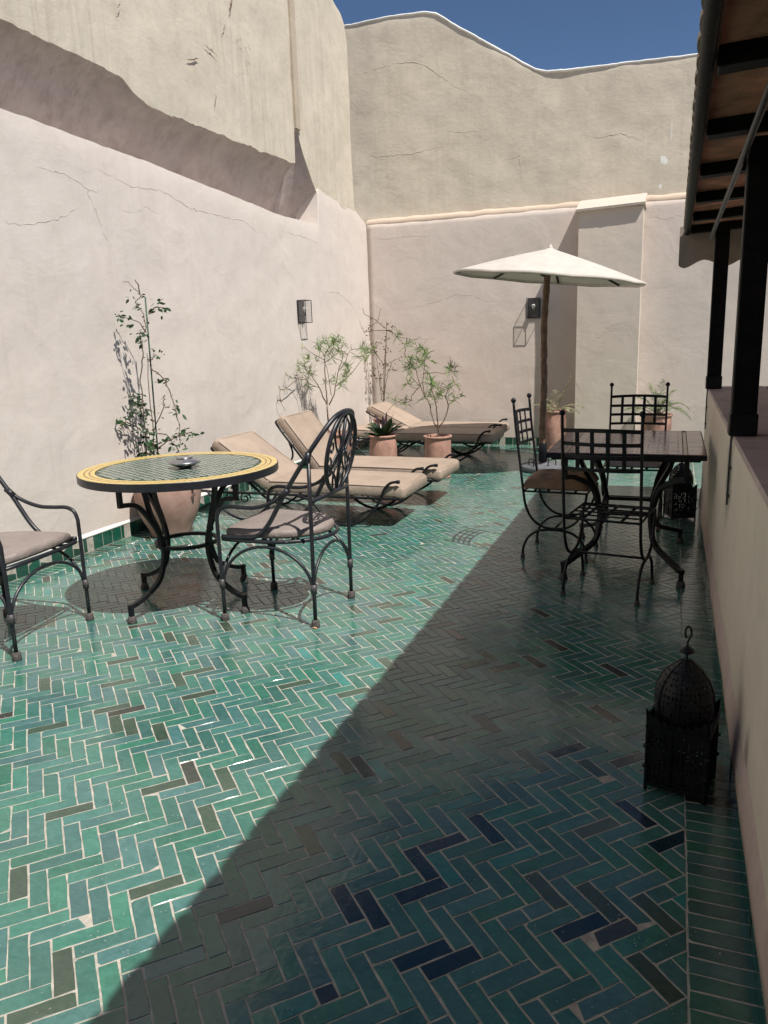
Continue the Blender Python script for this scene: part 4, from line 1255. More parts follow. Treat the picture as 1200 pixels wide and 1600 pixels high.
def flat_tile(o_x0, o_y0, o_x1, o_y1, z, mat, name, par):
    mb = MB(); mb.bbox((o_x0, o_y0, z-0.004), (o_x1, o_y1, z), 0.0012); return mb.build(name, mat, par)
# border of buff tiles, field of brown tiles laid in rows
y = y0+0.008
while y < y1-0.05:
    for xa in (x0+0.008, x1-0.098): flat_tile(xa, y, xa+0.09, y+0.053, 0.7835+rnd.uniform(-.0005, .0006), M['brown_tile'], 'border_tile', tt)
    y += 0.0557
for xa in (x0+0.100, x1-0.122):
    y = y0+0.008
    while y < y1-0.11:
        flat_tile(xa, y, xa+0.0215, y+0.1085, 0.7838, M['buff'], 'buff_strip', tt); y += 0.1105
y = y0+0.012; r_ = 0
while y < y1-0.04:
    x = x0+0.124-(0.055 if r_ % 2 else 0)
    while x < x1-0.126:
        xa, xb = max(x, x0+0.124), min(x+0.108, x1-0.126)
        if xb-xa > 0.02: flat_tile(xa, y, xb, y+0.0345, 0.7835+rnd.uniform(-.0006, .0006), M['brown_tile'], 'tile', tt)
        x += 0.1105
    y += 0.037; r_ += 1

# ---------------------------------------------------------------- lattice back dining chairs
def dining_chair():
    t = empty('dining_chair', (0, 0, 0), 0, 'x', 'chair')
    I = M['iron']
    for s in (1, -1):
        y = 0.208*s
        mb = MB()
        mb.tube(spline([(-0.274, y, 1.032), (-0.256, y, 0.85), (-0.232, y, 0.66), (-0.208, y, 0.47), (-0.190, y, 0.36), (-0.148, y, 0.275), (-0.08, y, 0.225), (0.0, y, 0.213), (0.08, y, 0.225), (0.148, y, 0.275), (0.188, y, 0.36), (0.204, y, 0.452)], 6), 0.0085, 8)
        p = mb.build('back_post', I, t)
        mb = MB(); mb.lathe([(0.004, -0.017), (0.014, -0.010), (0.018, 0), (0.014, 0.010), (0.004, 0.017)], 12, (-0.275, y, 1.047)); mb.build('ball_finial', I, p)
        mb = MB(); yy = y*0.985
        mb.tube(spline([(-0.208, yy, 0.01), (-0.204, yy, 0.07), (-0.175, yy, 0.14), (-0.115, yy, 0.188), (-0.04, yy, 0.203), (0.04, yy, 0.203), (0.115, yy, 0.188), (0.175, yy, 0.14), (0.204, yy, 0.07), (0.208, yy, 0.01)], 5), 0.0085, 8)
        lg = mb.build('leg_arch', I, t)
        for x in (-0.208, 0.208):
            mb = MB(); mb.lathe([(0.013, 0), (0.015, 0.003), (0.014, 0.02), (0.010, 0.026)], 10, (x, yy, 0)); mb.build('foot', M['foot'], lg)
    mb = MB(); mb.tube([(0, -0.208, 0.208), (0, 0.208, 0.208)], 0.007, 6); mb.build('stretcher', I, t)
    def BK(u, z):
        x = -0.2085-0.0638*(z-0.47)/0.55
        return (x-0.038*(1-u*u), 0.205*u, z)
    for z, h in ((0.953, 0.0105), (0.883, 0.010), (0.815, 0.010), (0.745, 0.0095)):
        mb = MB(); mb.tube([BK(-1+2*i/12, z+0.006*(1-(-1+2*i/12)**2)*(1 if z > 0.93 else 0)) for i in range(13)], 0, 4, flat=(0.003, h)); mb.build('back_rail', I, t)
    for u in (-0.6, -0.2, 0.2, 0.6):
        mb = MB(); mb.tube([(BK(u, z)[0]+0.004, BK(u, z)[1], z) for z in (0.743, 0.84, 0.955)], 0, 4, flat=(0.0105, 0.003)); mb.build('back_slat', I, t)
    mb = MB(); q = [(-0.205, -0.205), (0.205, -0.205), (0.205, 0.205), (-0.205, 0.205)]
    mb.tube([(x, y, 0.455) for x, y in q], 0.007, 6, closed=True); mb.build('seat_frame', I, t)
    for y in (-0.105, 0, 0.105):
        mb = MB(); mb.tube([(-0.2, y, 0.457), (0.2, y, 0.457)], 0, 4, flat=(0.008, 0.003)); mb.build('seat_slat', I, t)
    for x in (-0.13, -0.045, 0.045, 0.13):
        mb = MB(); mb.tube([(x, -0.2, 0.463), (x, 0.2, 0.463)], 0, 4, flat=(0.008, 0.003)); mb.build('seat_slat', I, t)
    return t
dc = dining_chair()
dc.location = (-0.30, 4.43, 0); dc.rotation_euler = (0, 0, R(81))
dc['label'] = 'lattice backed iron dining chair without cushion, nearest to the viewer'
dc['group'] = 'lattice chairs at the dining table'
lc = copy_thing(dc, (-0.672, 5.155, 0), R(-4), 'lattice backed iron chair with a brown tufted cushion on the left of the dining table')
bc = copy_thing(dc, (-0.255, 6.10, 0), R(-92), 'lattice backed iron chair at the far side of the table, before a potted palm')
def tufted(name, mat, s):
    mb = MB(); n = 22; vs = []; fs = []
    def zt(u, v):
        e = max(0, 1-abs(u)**5)*max(0, 1-abs(v)**5)
        z = 0.070*e**0.27
        for a in (-0.4, 0.4):
            for b in (-0.4, 0.4):
                z -= 0.026*math.exp(-((u-a)**2+(v-b)**2)/0.02)
        return z+0.004*noise.noise(Vector((u*3, v*3, 1)))
    for i in range(n+1):
        for j in range(n+1):
            u, v = -1+2*i/n, -1+2*j/n
            vs.append((u*s, v*s, 0.468+0.012+zt(u, v)))
    for i in range(n+1):
        for j in range(n+1):
            u, v = -1+2*i/n, -1+2*j/n
            e = max(0, 1-abs(u)**6)*max(0, 1-abs(v)**6)
            vs.append((u*s, v*s, 0.480-0.011*e**0.4))
    o_ = (n+1)**2
    for i in range(n):
        for j in range(n):
            a = i*(n+1)+j
            fs.append((a, a+n+1, a+n+2, a+1)); fs.append((o_+a, o_+a+1, o_+a+n+2, o_+a+n+1))
    return mb.add(vs, fs, True)
cu = empty('seat_cushion', (-0.672, 5.155, 0), R(-4), 'brown tufted square cushion lying on the left lattice chair', 'cushion', 'cushions on the dining chairs')
tufted('p', 0, 0.215).build('pad', M['cushion'], cu)
cu = empty('seat_cushion', (-0.255, 6.10, 0), R(-92), 'grey square cushion on the far lattice chair, half hidden behind the dining table', 'cushion', 'cushions on the dining chairs')
tufted('p', 0, 0.205).build('pad', M['cushion_grey'], cu)

# ---------------------------------------------------------------- sun loungers
def lounger(name, loc, ang, label, flat=1.22, w=0.62, back=0.62, mattress_shade=None):
    t = empty(name, loc, 0, label, 'sun lounger', 'sun loungers along the left wall')
    I = M['iron']; hw = w/2
    mb = MB()
    q = spline([(flat-0.03, -hw+0.05, 0.238), (flat-0.06, -hw+0.01, 0.238), (flat-0.3, -hw, 0.238), (0, -hw, 0.238), (-0.5, -hw, 0.238), (-0.66, -hw+0.03, 0.238), (-0.70, -hw+0.12, 0.238),
                (-0.70, hw-0.12, 0.238), (-0.66, hw-0.03, 0.238), (-0.5, hw, 0.238), (0, hw, 0.238), (flat-0.3, hw, 0.238), (flat-0.06, hw-0.01, 0.238), (flat-0.03, hw-0.05, 0.238)], 4, closed=True)
    mb.tube(q, 0.0105, 8, closed=True); fr = mb.build('frame', I, t)
    for i in range(9):
        mb = MB(); x = 0.06+i*0.135
        mb.tube([(x, -hw, 0.256), (x, hw, 0.242)], 0, 4, flat=(0.010, 0.003)); mb.build('slat', I, fr)
    for s in (1, -1):
        y = s*(hw+0.016)
        mb = MB(); mb.tube(spline([(0.30, y, 0.238), (0.42, y, 0.20), (0.55, y, 0.075), (0.68, y, 0.016), (0.80, y, 0.022), (0.93, y, 0.10), (1.02, y, 0.215), (1.065, y, 0.315), (1.115, y*0.985, 0.366), (1.17, y*0.95, 0.376)], 6), 0.0115, 8)
        mb.lathe([(0.004, -0.004), (0.017, 0), (0.017, 0.022), (0.004, 0.026)], 8, (1.175, y*0.95, 0.365))
        mb.build('foot_rocker', I, t)
        mb = MB(); mb.tube(spline([(0.12, y*0.97, 0.25), (0.02, y, 0.13), (-0.12, y, 0.03), (-0.22, y, 0.012), (-0.36, y, 0.06), (-0.47, y, 0.16), (-0.56, y, 0.25)], 6), 0.0105, 8)
        yy = s*(hw-0.01)
        for cx_, r0, sg in ((-0.20, 0.055, 1), (-0.34, 0.045, -1)):
            mb.tube([(cx_+sg*(r0*(1-k/26))*math.cos(k*0.42), yy, 0.19+(r0*(1-k/26))*math.sin(k*0.42)) for k in range(22)], 0.006, 6)
        mb.build('head_leg', I, t)
    ca, sa = math.cos(R(ang)), math.sin(R(ang))
    def B(d, y, h): return (-d*ca+h*sa*-1 if False else -d*ca-h*sa*0+h*0, y, 0) 
    def bk(d, y, h): return (-d*ca+h*sa, y, 0.248+d*sa+h*ca)
    mb = MB(); mb.tube(spline([bk(0, -hw+0.02, 0), bk(0.3, -hw+0.02, 0), bk(back-0.06, -hw+0.02, 0), bk(back+0.015, -hw+0.09, 0.0), bk(back+0.015, hw-0.09, 0.0), bk(back-0.06, hw-0.02, 0), bk(0.3, hw-0.02, 0), bk(0, hw-0.02, 0)], 4), 0.010, 8)
    for d in (0.15, 0.35, 0.5): mb.tube([bk(d, -hw+0.02, 0), bk(d, hw-0.02, 0)], 0.006, 6)
    mb.build('backrest_frame', I, t)
    if ang > 8:
        for s in (1, -1):
            y = s*(hw-0.035); mb = MB()
            mb.tube(spline([bk(0.40, y, -0.012), (-0.40*ca+0.02, y, 0.262+0.20*sa), (-0.34, y, 0.262)], 5), 0.009, 6)
            mb.tube(spline([(-0.10, y*1.03, 0.262), (-0.17, y*1.03, 0.32), (-0.25, y*1.03, 0.35), (-0.30, y*1.03, 0.32), (-0.27, y*1.03, 0.29)], 5), 0.007, 6)
            mb.build('backrest_prop', I, t)
    # mattress in two hinged halves
    def pad(fn, L_, name, a0, thick=0.101):
        mb = MB(); nx, ny = 14, 10; vs = []; fs = []; wd = hw-0.004; r = 0.024
        secs = []
        for i in range(nx+1):
            x = L_*i/nx
            secs.append(x)
        secs = [0, 0.006, 0.02]+secs[1:-1]+[L_-0.03, L_-0.008, L_]
        for x in secs:
            de = min(x, L_-x); k = max(0.0, 1-de/0.03); sh = r*(1-math.sqrt(max(0, 1-k*k)))
            y_ = wd-sh*0.6; zt = thick-sh; zb = 0.004+sh*0.5
            ring = [(-y_+r, zb), (-y_+0.006, zb+0.006), (-y_, zb+r), (-y_, zt-r), (-y_+0.007, zt-0.007), (-y_+r, zt)]
            for k2 in range(1, 6):
                yy = (-y_+r)+(2*y_-2*r)*k2/6
                sagv = -0.004+0.003*noise.noise(Vector((x*8, yy*8, a0)))
                ring.append((yy, zt+sagv*(1 if de > 0.03 else 0)))
            ring += [(y_-r, zt), (y_-0.007, zt-0.007), (y_, zt-r), (y_, zb+r), (y_-0.006, zb+0.006), (y_-r, zb)]
            for yy, zz in ring: vs.append(fn(x, yy, zz))
        m_ = 17
        for i in range(len(secs)-1):
            for k in range(m_):
                l = (k+1) % m_; fs.append((i*m_+k, (i+1)*m_+k, (i+1)*m_+l, i*m_+l))
        fs.append(tuple(range(m_))); fs.append(tuple((len(secs)-1)*m_+k for k in reversed(range(m_))))
        mb.add(vs, fs, True)
        md = mb.build(name, M['mattress'], t, autos=50)
        mb = MB(); wd2 = wd-0.004; zt2 = thick-0.004
        lp = [(0.02, -wd2+0.01), (0.04, -wd2), (L_*0.5, -wd2), (L_-0.05, -wd2), (L_-0.022, -wd2+0.02), (L_-0.022, 0), (L_-0.022, wd2-0.02), (L_-0.05, wd2), (L_*0.5, wd2), (0.04, wd2), (0.02, wd2-0.01)]
        mb.tube([fn(x, y_, zt2) for x, y_ in lp], 0.0042, 6)
        mb.build('piping', M['mattress'], md)
        return md
    def f1(x, y, z): return (x+0.004, y, 0.246+z-0.012*max(0, (x-flat+0.25)/0.25)**2)
    def f2(x, y, z): return bk(x+0.004, y, z+0.010)
    pad(f1, flat, 'seat_mattress', 1)
    pad(f2, back, 'back_mattress', 2)
    return t
lounger('sun_lounger', (-3.14, 5.83, 0), 35, 'tan sun lounger nearest the viewer, backrest low, right behind the mosaic table')
lounger('sun_lounger', (-3.07, 6.63, 0), 52, 'tan sun lounger with its backrest raised steeply, second from the viewer')
lounger('sun_lounger', (-3.14, 9.02, 0), 3, 'tan sun lounger lying flat behind the two round terracotta pots')
lounger('sun_lounger', (-3.20, 9.67, 0), 27, 'tan sun lounger with half raised backrest, against the far pink wall')

# ---------------------------------------------------------------- parasol
par_t = empty('parasol', (-1.291, 8.35, 0), 0, 'cream canvas parasol tilted on a brown tree trunk pole', 'parasol')
tilt = Matrix.Rotation(R(6.4), 3, 'Y')
Cc = Vector((0.022, 0.0, 2.022)); RR = 0.985; AP = 0.285
def cano(r, a, dz=0.0):
    k = abs(math.cos(4*a))                      # ribs at every 45 degrees, cloth hangs a little between
    rr_ = r*(1-0.022*(1-k)*(r))
    z = AP*(1-r)+0.010*math.sin(PI*r)-0.016*(1-k)*r*(1-r*0.4)+dz
    return Cc+tilt @ Vector((RR*rr_*math.cos(a), RR*rr_*math.sin(a), z))
mb = MB(); n = 64; rs_ = [0.0, 0.06, 0.15, 0.3, 0.45, 0.6, 0.75, 0.88, 0.96, 1.0]; vs = []; fs = []
for layer in (0.0, -0.004):
    for r in rs_[1:]:
        for k in range(n): vs.append(cano(r, 2*PI*k/n, layer))
m_ = len(rs_)-1
for k in range(n):
    vs.append(cano(0.985, 2*PI*k/n, -0.030))
for i in range(m_-1):
    for k in range(n):
        l = (k+1) % n
        fs.append((i*n+k, (i+1)*n+k, (i+1)*n+l, i*n+l)); fs.append((m_*n+i*n+k, m_*n+i*n+l, m_*n+(i+1)*n+l, m_*n+(i+1)*n+k))
for k in range(n):
    l = (k+1) % n; fs.append(((m_-1)*n+k, 2*m_*n+k, 2*m_*n+l, (m_-1)*n+l)); fs.append((2*m_*n+k, (2*m_-1)*n+k, (2*m_-1)*n+l, 2*m_*n+l))
vs.append(cano(0.0, 0, 0.012)); fs += [(len(vs)-1, k, (k+1) % n) for k in range(n)]
mb.add(vs, fs, True); cn = mb.build('canopy', M['canvas'], par_t)
for k in range(8):
    a = k*PI/4+0.02
    mb = MB(); mb.tube([cano(r, a, -0.014) for r in (0.03, 0.5, 0.985)], 0, 4, flat=(0.010, 0.006)); mb.build('rib', M['dark_wood'], par_t)
    mb = MB(); mb.tube([Vector((0.005, 0, 2.035))+Vector((0.03*math.cos(a), 0.03*math.sin(a), 0)), cano(0.34, a, -0.022)], 0, 4, flat=(0.006, 0.005)); mb.build('strut', M['dark_wood'], par_t)
px = [(-0.002, 0.03), (-0.003, 0.15), (-0.010, 0.33), (-0.008, 0.55), (0.004, 0.9), (0.002, 1.10), (-0.003, 1.16), (0.001, 1.22), (-0.004, 1.55), (0.012, 1.84), (0.024, 2.04), (0.040, 2.27)]
mb = MB(); P_ = [(x, 0.004*math.sin(z*5), z) for x, z in px]
sp = spline(P_, 5)
mb.tube(sp, [0.034*(1+0.07*math.sin(p.z*31)+0.05*math.sin(p.z*57)) for p in sp], 12); mb.build('pole', M['trunk'], par_t)
mb = MB(); mb.lathe([(0.020, -0.02), (0.028, 0), (0.020, 0.02), (0.004, 0.05)], 10, tuple(cano(0, 0, -0.01))); mb.build('finial', M['canvas'], par_t)
mb = MB(); mb.lathe([(0.046, 0.10), (0.046, 0.30), (0.042, 0.305), (0.036, 0.305)], 16); mb.tube([(0.045, 0, 0.2), (0.085, 0, 0.2)], 0.006, 6); mb.build('sleeve', M['iron'], par_t)
bs = empty('umbrella_weight', (-1.291, 8.36, 0), 0, 'round grey concrete weight with scrolled iron handles under the parasol pole', 'weight')
mb = MB(); mb.lathe([(0.23, 0.004), (0.245, 0.012), (0.245, 0.055), (0.235, 0.066), (0.05, 0.074), (0.045, 0.10)], 28); mb.build('plate', M['stone'], bs)
for a in (228, 318):
    c, s = math.cos(R(a)), math.sin(R(a)); mb = MB()
    mb.tube(spline([(0.15*c-0.05*s, 0.15*s+0.05*c, 0.065), (0.15*c-0.045*s, 0.15*s+0.045*c, 0.13), (0.15*c+0.045*s, 0.15*s-0.045*c, 0.13), (0.15*c+0.05*s, 0.15*s-0.05*c, 0.065)], 5), 0.006, 6)
    mb.build('handle', M['iron'], bs)
    mb = MB(); mb.tube(spline([(0.20*c-0.09*s, 0.20*s+0.09*c, 0.065), (0.20*c-0.085*s, 0.20*s+0.085*c, 0.12), (0.20*c-0.10*s, 0.20*s+0.10*c, 0.145), (0.20*c-0.118*s, 0.20*s+0.118*c, 0.125), (0.20*c-0.105*s, 0.20*s+0.105*c, 0.105)], 5), 0.005, 6)
    mb.build('scroll_hook', M['iron'], bs)

# ---------------------------------------------------------------- lanterns
def pierced(mb, fn, nu, nv, hole=0.62, solid=0.25, rr=None):
    for i in range(nu):
        for j in range(nv):
            u0, u1, v0, v1 = i/nu, (i+1)/nu, j/nv, (j+1)/nv
            if rr.random() < solid:
                mb.add([fn(u0, v0), fn(u1, v0), fn(u1, v1), fn(u0, v1)], [(0, 1, 2, 3)], False); continue
            uc, vc, hu, hv = (u0+u1)/2, (v0+v1)/2, (u1-u0)/2*hole, (v1-v0)/2*hole
            vs = [fn(u0, v0), fn(u1, v0), fn(u1, v1), fn(u0, v1), fn(uc, vc-hv), fn(uc+hu, vc), fn(uc, vc+hv), fn(uc-hu, vc)]
            mb.add(vs, [(0, 1, 5, 4), (1, 2, 6, 5), (2, 3, 7, 6), (3, 0, 4, 7)], False)
def lantern():
    rr = random.Random(3)
    t = empty('lantern', (0, 0, 0), 0, 'x', 'lantern')
    I = M['iron']; h = 0.091; z0, z1 = 0.018, 0.228
    for k in range(4):
        Rm = Matrix.Rotation(k*PI/2, 3, 'Z')
        mb = MB()
        def fn(u, v): 
            return Rm @ Vector((-h+0.008+(2*h-0.016)*u, -h+0.002+0.006*math.sin(PI*u)*0.4, z0+0.012+(z1-z0-0.02)*v))
        pierced(mb, fn, 12, 15, 0.74, 0.34, rr)
        mb.box((-h+0.004, -h-0.003, z0), (h-0.004, -h+0.005, z0+0.014), Rm.to_4x4())
        mb.box((-h+0.004, -h-0.006, z1-0.012), (h-0.004, -h+0.006, z1+0.004), Rm.to_4x4())
        mb.box((-0.02, -h-0.0045, z0+0.015), (-0.016, -h+0.001, z1-0.013), Rm.to_4x4())
        mb.box((0.016, -h-0.0045, z0+0.015), (0.020, -h+0.001, z1-0.013), Rm.to_4x4())
        mb.build('pierced_panel', I, t)
        mb = MB(); mb.bbox((-h-0.004, -h-0.004, 0), (-h+0.007, -h+0.007, z1+0.008), 0.002, Rm.to_4x4())
        for q in (0.08, 0.15): mb.lathe([(0.003, 0), (0.009, 0.004), (0.009, 0.010), (0.003, 0.014)], 8, tuple(Rm @ Vector((-h-0.002, -h-0.002, q))))
        mb.build('corner_post', I, t)
        # cut crown standing along each side
        mb = MB(); n = 24; vs = []; fs = []
        for i in range(n+1):
            u = -1+2*i/n
            top_ = 0.012+0.040*abs(u)**3+0.012*(1 if i % 3 == 1 else 0)*(abs(u) < 0.85)
            for dy in (0, 0.0025):
                vs.append(Rm @ Vector((u*(h-0.002), -h-0.003+dy, z1))); vs.append(Rm @ Vector((u*(h+0.002), -h-0.006+dy, z1+0.004+top_)))
        for i in range(n):
            a = i*4; fs += [(a, a+4, a+5, a+1), (a+2, a+3, a+7, a+6), (a+1, a+5, a+7, a+3)]
        mb.add(vs, fs, False); mb.build('crown_edge', I, t)
    mb = MB(); n = 8
    prof = [(0.078, 0.228), (0.087, 0.252), (0.0905, 0.280), (0.090, 0.310), (0.085, 0.343), (0.072, 0.376), (0.051, 0.405), (0.028, 0.424), (0.012, 0.437)]
    def pr(v):
        x = v*(len(prof)-1); i = min(int(x), len(prof)-2); f = x-i
        return prof[i][0]+(prof[i+1][0]-prof[i][0])*f, prof[i][1]+(prof[i+1][1]-prof[i][1])*f
    for k in range(n):
        a0, a1 = 2*PI*k/n, 2*PI*(k+1)/n
        mb2 = MB()
        def fn(u, v):
            r, z = pr(v); a = a0+(a1-a0)*u
            return Vector((r*math.cos(a)*(1+0.012*math.sin(PI*u)), r*math.sin(a)*(1+0.012*math.sin(PI*u)), z))
        pierced(mb2, fn, 5, 14, 0.55, 0.34, rr); mb2.build('dome_gore', I, t)
        mb.tube([(r*1.015*math.cos(a0), r*1.015*math.sin(a0), z) for r, z in prof], 0.0028, 5)
    mb.build('dome_rib', I, t)
    mb = MB(); mb.lathe([(0.090, 0.221), (0.090, 0.228), (0.07, 0.230)], 24)
    mb.build('dome_collar', I, t)
    mb = MB(); mb.box((-h, -h, z0-0.002), (h, h, z0+0.003)); mb.build('floor_plate', I, t)
    mb = MB(); mb.lathe([(0.013, 0.434), (0.006, 0.441), (0.004, 0.447), (0.004, 0.455), (0.012, 0.459), (0.022, 0.464), (0.024, 0.469), (0.020, 0.474), (0.008, 0.482), (0.0035, 0.486), (0.0035, 0.500)], 14)
    mb.tube(spline([(0, 0, 0.497), (0.004, 0, 0.508), (0.010, 0, 0.524), (0.008, 0, 0.542), (0, 0, 0.550), (-0.007, 0, 0.540), (-0.008, 0, 0.522), (-0.003, 0, 0.510)], 5), 0.0035, 6)
    mb.build('finial_hook', I, t)
    return t
ln = lantern()
ln.location = (0.081, 2.461, 0.0015); ln.rotation_euler = (0, 0, R(-12))
ln['label'] = 'large black pierced metal lantern on the near floor beside the parapet'; ln['group'] = 'pierced metal lanterns on the floor'
l2 = copy_thing(ln, (0.092, 6.36, 0.0015), R(20), 'black pierced metal lantern on the floor behind the dining table')

# ---------------------------------------------------------------- wall lamps
def wall_lamp():
    t = empty('wall_lamp', (0, 0, 0), 0, 'x', 'wall lamp')
    I = M['iron_grey']; w, d, hh = 0.082, 0.105, 0.125     # local: wall plane x=0, outward +x
    mb = MB(); mb.bbox((0.0, -w, -hh), (0.008, w, hh), 0.002); mb.build('back_plate', I, t)
    mb = MB(); e = 0.0042
    for y in (-w, w-e*1.6):
        mb.box((d-e*1.6, y, -hh+e), (d, y+e*1.6, hh-e)); mb.box((0.0085, y, -hh+e), (0.0085+e, y+e*1.6, hh-e))
    mb.build('corner_bar', I, t)
    mb = MB()
    for z in (-hh, hh-e*1.6):
        mb.box((0.0085, -w, z), (d, -w+e*1.6, z+e*1.6)); mb.box((0.0085, w-e*1.6, z), (d, w, z+e*1.6)); mb.box((d-e*1.6, -w+e*1.6, z), (d, w-e*1.6, z+e*1.6))
    mb.build('rim_bar', I, t)
    for nm, lo_, hi_ in (('glass_pane', (0.02, -w+0.002, -hh+0.012), (d-0.012, -w+0.004, hh-0.012)), ('glass_pane', (0.02, w-0.004, -hh+0.012), (d-0.012, w-0.002, hh-0.012)), ('glass_pane', (d-0.004, -w+0.012, -hh+0.012), (d-0.002, w-0.012, hh-0.012))):
        mb = MB(); mb.box(lo_, hi_); mb.build(nm, M['glass'], t)
    mb = MB(); mb.tube([(0.008, 0, -0.045), (0.05, 0, -0.045)], 0.006, 8); mb.lathe([(0.014, -0.05), (0.014, -0.012), (0.010, -0.008)], 12, (0.055, 0, 0)); mb.build('lamp_holder', I, t)
    mb = MB(); mb.lathe([(0.009, -0.008), (0.012, 0.0), (0.022, 0.018), (0.024, 0.03), (0.018, 0.046), (0.005, 0.052)], 14, (0.055, 0, 0)); mb.build('bulb', M['plaster_bulb'], t)
    return t
wl_ = wall_lamp()
wl_.location = (-3.997, 8.11, 1.79)
wl_['label'] = 'black box wall lamp on the left wall above the oleander'; wl_['group'] = 'black box wall lamps'
copy_thing(wl_, (-1.722, 10.262, 1.775), R(-90), 'black box wall lamp on the far wall beside the parasol pole')

# ---------------------------------------------------------------- pots and plants
def pot(name, loc, prof, mat, label, wob=0.0, soil=None):
    t = empty(name, loc, 0, label, 'flower pot')
    mb = MB(); mb.lathe(prof, 32, wob=wob); mb.build('vessel', mat, t)
    if soil:
        mb = MB(); r, z = soil
        vs = [(0, 0, z+0.012)]; n = 18
        for q, k in ((0.5, 0.010), (1.0, 0.0)):
            vs += [(r*q*math.cos(2*PI*i/n), r*q*math.sin(2*PI*i/n), z+k+0.006*noise.noise(Vector((i, q*5, z*9)))) for i in range(n)]
        fs = [(0, 1+i, 1+(i+1) % n) for i in range(n)]+[(1+i, 1+n+i, 1+n+(i+1) % n, 1+(i+1) % n) for i in range(n)]
        mb.add(vs, fs, True); mb.build('soil', M['soil'], t)
    return t
def prof_pot(rt, rb, h, lipr=0.014, foot=True, belly=0.0, inner=0.05):
    p = [(0.01, 0.0), (rb*1.06, 0.0), (rb*1.10, 0.012), (rb*1.06, 0.03), (rb*0.98, 0.042)] if foot else [(0.01, 0.0), (rb, 0.0)]
    for i in range(1, 7):
        q = i/7
        p.append((rb+(rt-rb)*q+belly*math.sin(PI*q), 0.045+(h-0.08)*q))
    p += [(rt-0.004, h-0.040), (rt-0.006, h-0.028), (rt+lipr*0.8, h-0.022), (rt+lipr, h-0.010), (rt+lipr*0.6, h), (rt-0.004, h), (rt-0.010, h-0.01), (rt-0.012, h-inner)]
    return p

pot('terracotta_jar', (-3.70, 4.97, 0), [(0.01, 0), (0.150, 0), (0.155, 0.012), (0.165, 0.05), (0.205, 0.13), (0.24, 0.22), (0.256, 0.31), (0.258, 0.37), (0.252, 0.43), (0.225, 0.50), (0.19, 0.545), (0.175, 0.565), (0.18, 0.585), (0.195, 0.60), (0.19, 0.61), (0.165, 0.605), (0.155, 0.55)], M['jar'], 'big dusty terracotta jar behind the mosaic table', 0.012, (0.158, 0.565))
jar = [o for o in bpy.data.objects if o.name.startswith('terracotta_jar')][0]
for a in (0, 180):
    mb = MB(); c, s = math.cos(R(a-10)), math.sin(R(a-10))
    mb.tube(spline([(0.243*c, 0.243*s, 0.44), (0.285*c, 0.285*s, 0.42), (0.29*c, 0.29*s, 0.36), (0.262*c, 0.262*s, 0.32)], 5), 0.011, 8); mb.build('lug_handle', M['jar'], jar)
pot('terracotta_pot', (-3.57, 8.0, 0), prof_pot(0.185, 0.125, 0.44, belly=0.01), M['terracotta'], 'terracotta pot of the leggy oleander near the left wall', 0.01, (0.17, 0.40))
pot('terracotta_pot', (-2.905, 7.72, 0), prof_pot(0.140, 0.135, 0.455, belly=0.012), M['terracotta'], 'terracotta pot holding the dark broad leaved plant', 0.01, (0.128, 0.42))
pot('terracotta_pot', (-2.30, 7.75, 0), prof_pot(0.138, 0.122, 0.45, belly=0.008), M['terracotta'], 'terracotta pot of the oleander in front of the flat lounger', 0.01, (0.125, 0.415))
pot('terracotta_pot', (-1.37, 9.74, 0), prof_pot(0.135, 0.115, 0.52, belly=0.02), M['terracotta'], 'tall terracotta pot behind the parasol pole', 0.01, (0.12, 0.485))
pot('terracotta_pot', (-0.15, 9.74, 0), prof_pot(0.155, 0.125, 0.475, belly=0.01), M['terracotta'], 'terracotta pot with the green palm right of the buttress', 0.01, (0.14, 0.44))
pot('terracotta_pot', (-3.72, 9.99, 0), prof_pot(0.15, 0.11, 0.38), M['terracotta'], 'terracotta pot in the wall corner, hidden behind the loungers', 0.01, (0.14, 0.34))

def leaf_strip(mb, base, tip, w, droop, side=None, n=4):
    """a narrow pointed leaf, folded slightly along its rib"""
    a, b = Vector(base), Vector(tip); d = b-a
    s = side if side is not None else d.cross(Vector((rnd.gauss(0, 1), rnd.gauss(0, 1), rnd.gauss(0, 1))))
    if s.length < 1e-6: s = Vector((1, 0, 0))
    s.normalize()
    vs = []; fs = []
    for i in range(n+1):
        u = i/n; p = a+d*u+Vector((0, 0, -droop*u*u))
        ww = w*math.sin(PI*min(0.97, 0.08+u*0.92))**0.8
        vs += [p-s*ww, p+Vector((0, 0, -ww*0.35)), p+s*ww]
    for i in range(n):
        k = i*3; fs += [(k, k+1, k+4, k+3), (k+1, k+2, k+5, k+4)]
    mb.add(vs, fs, True)

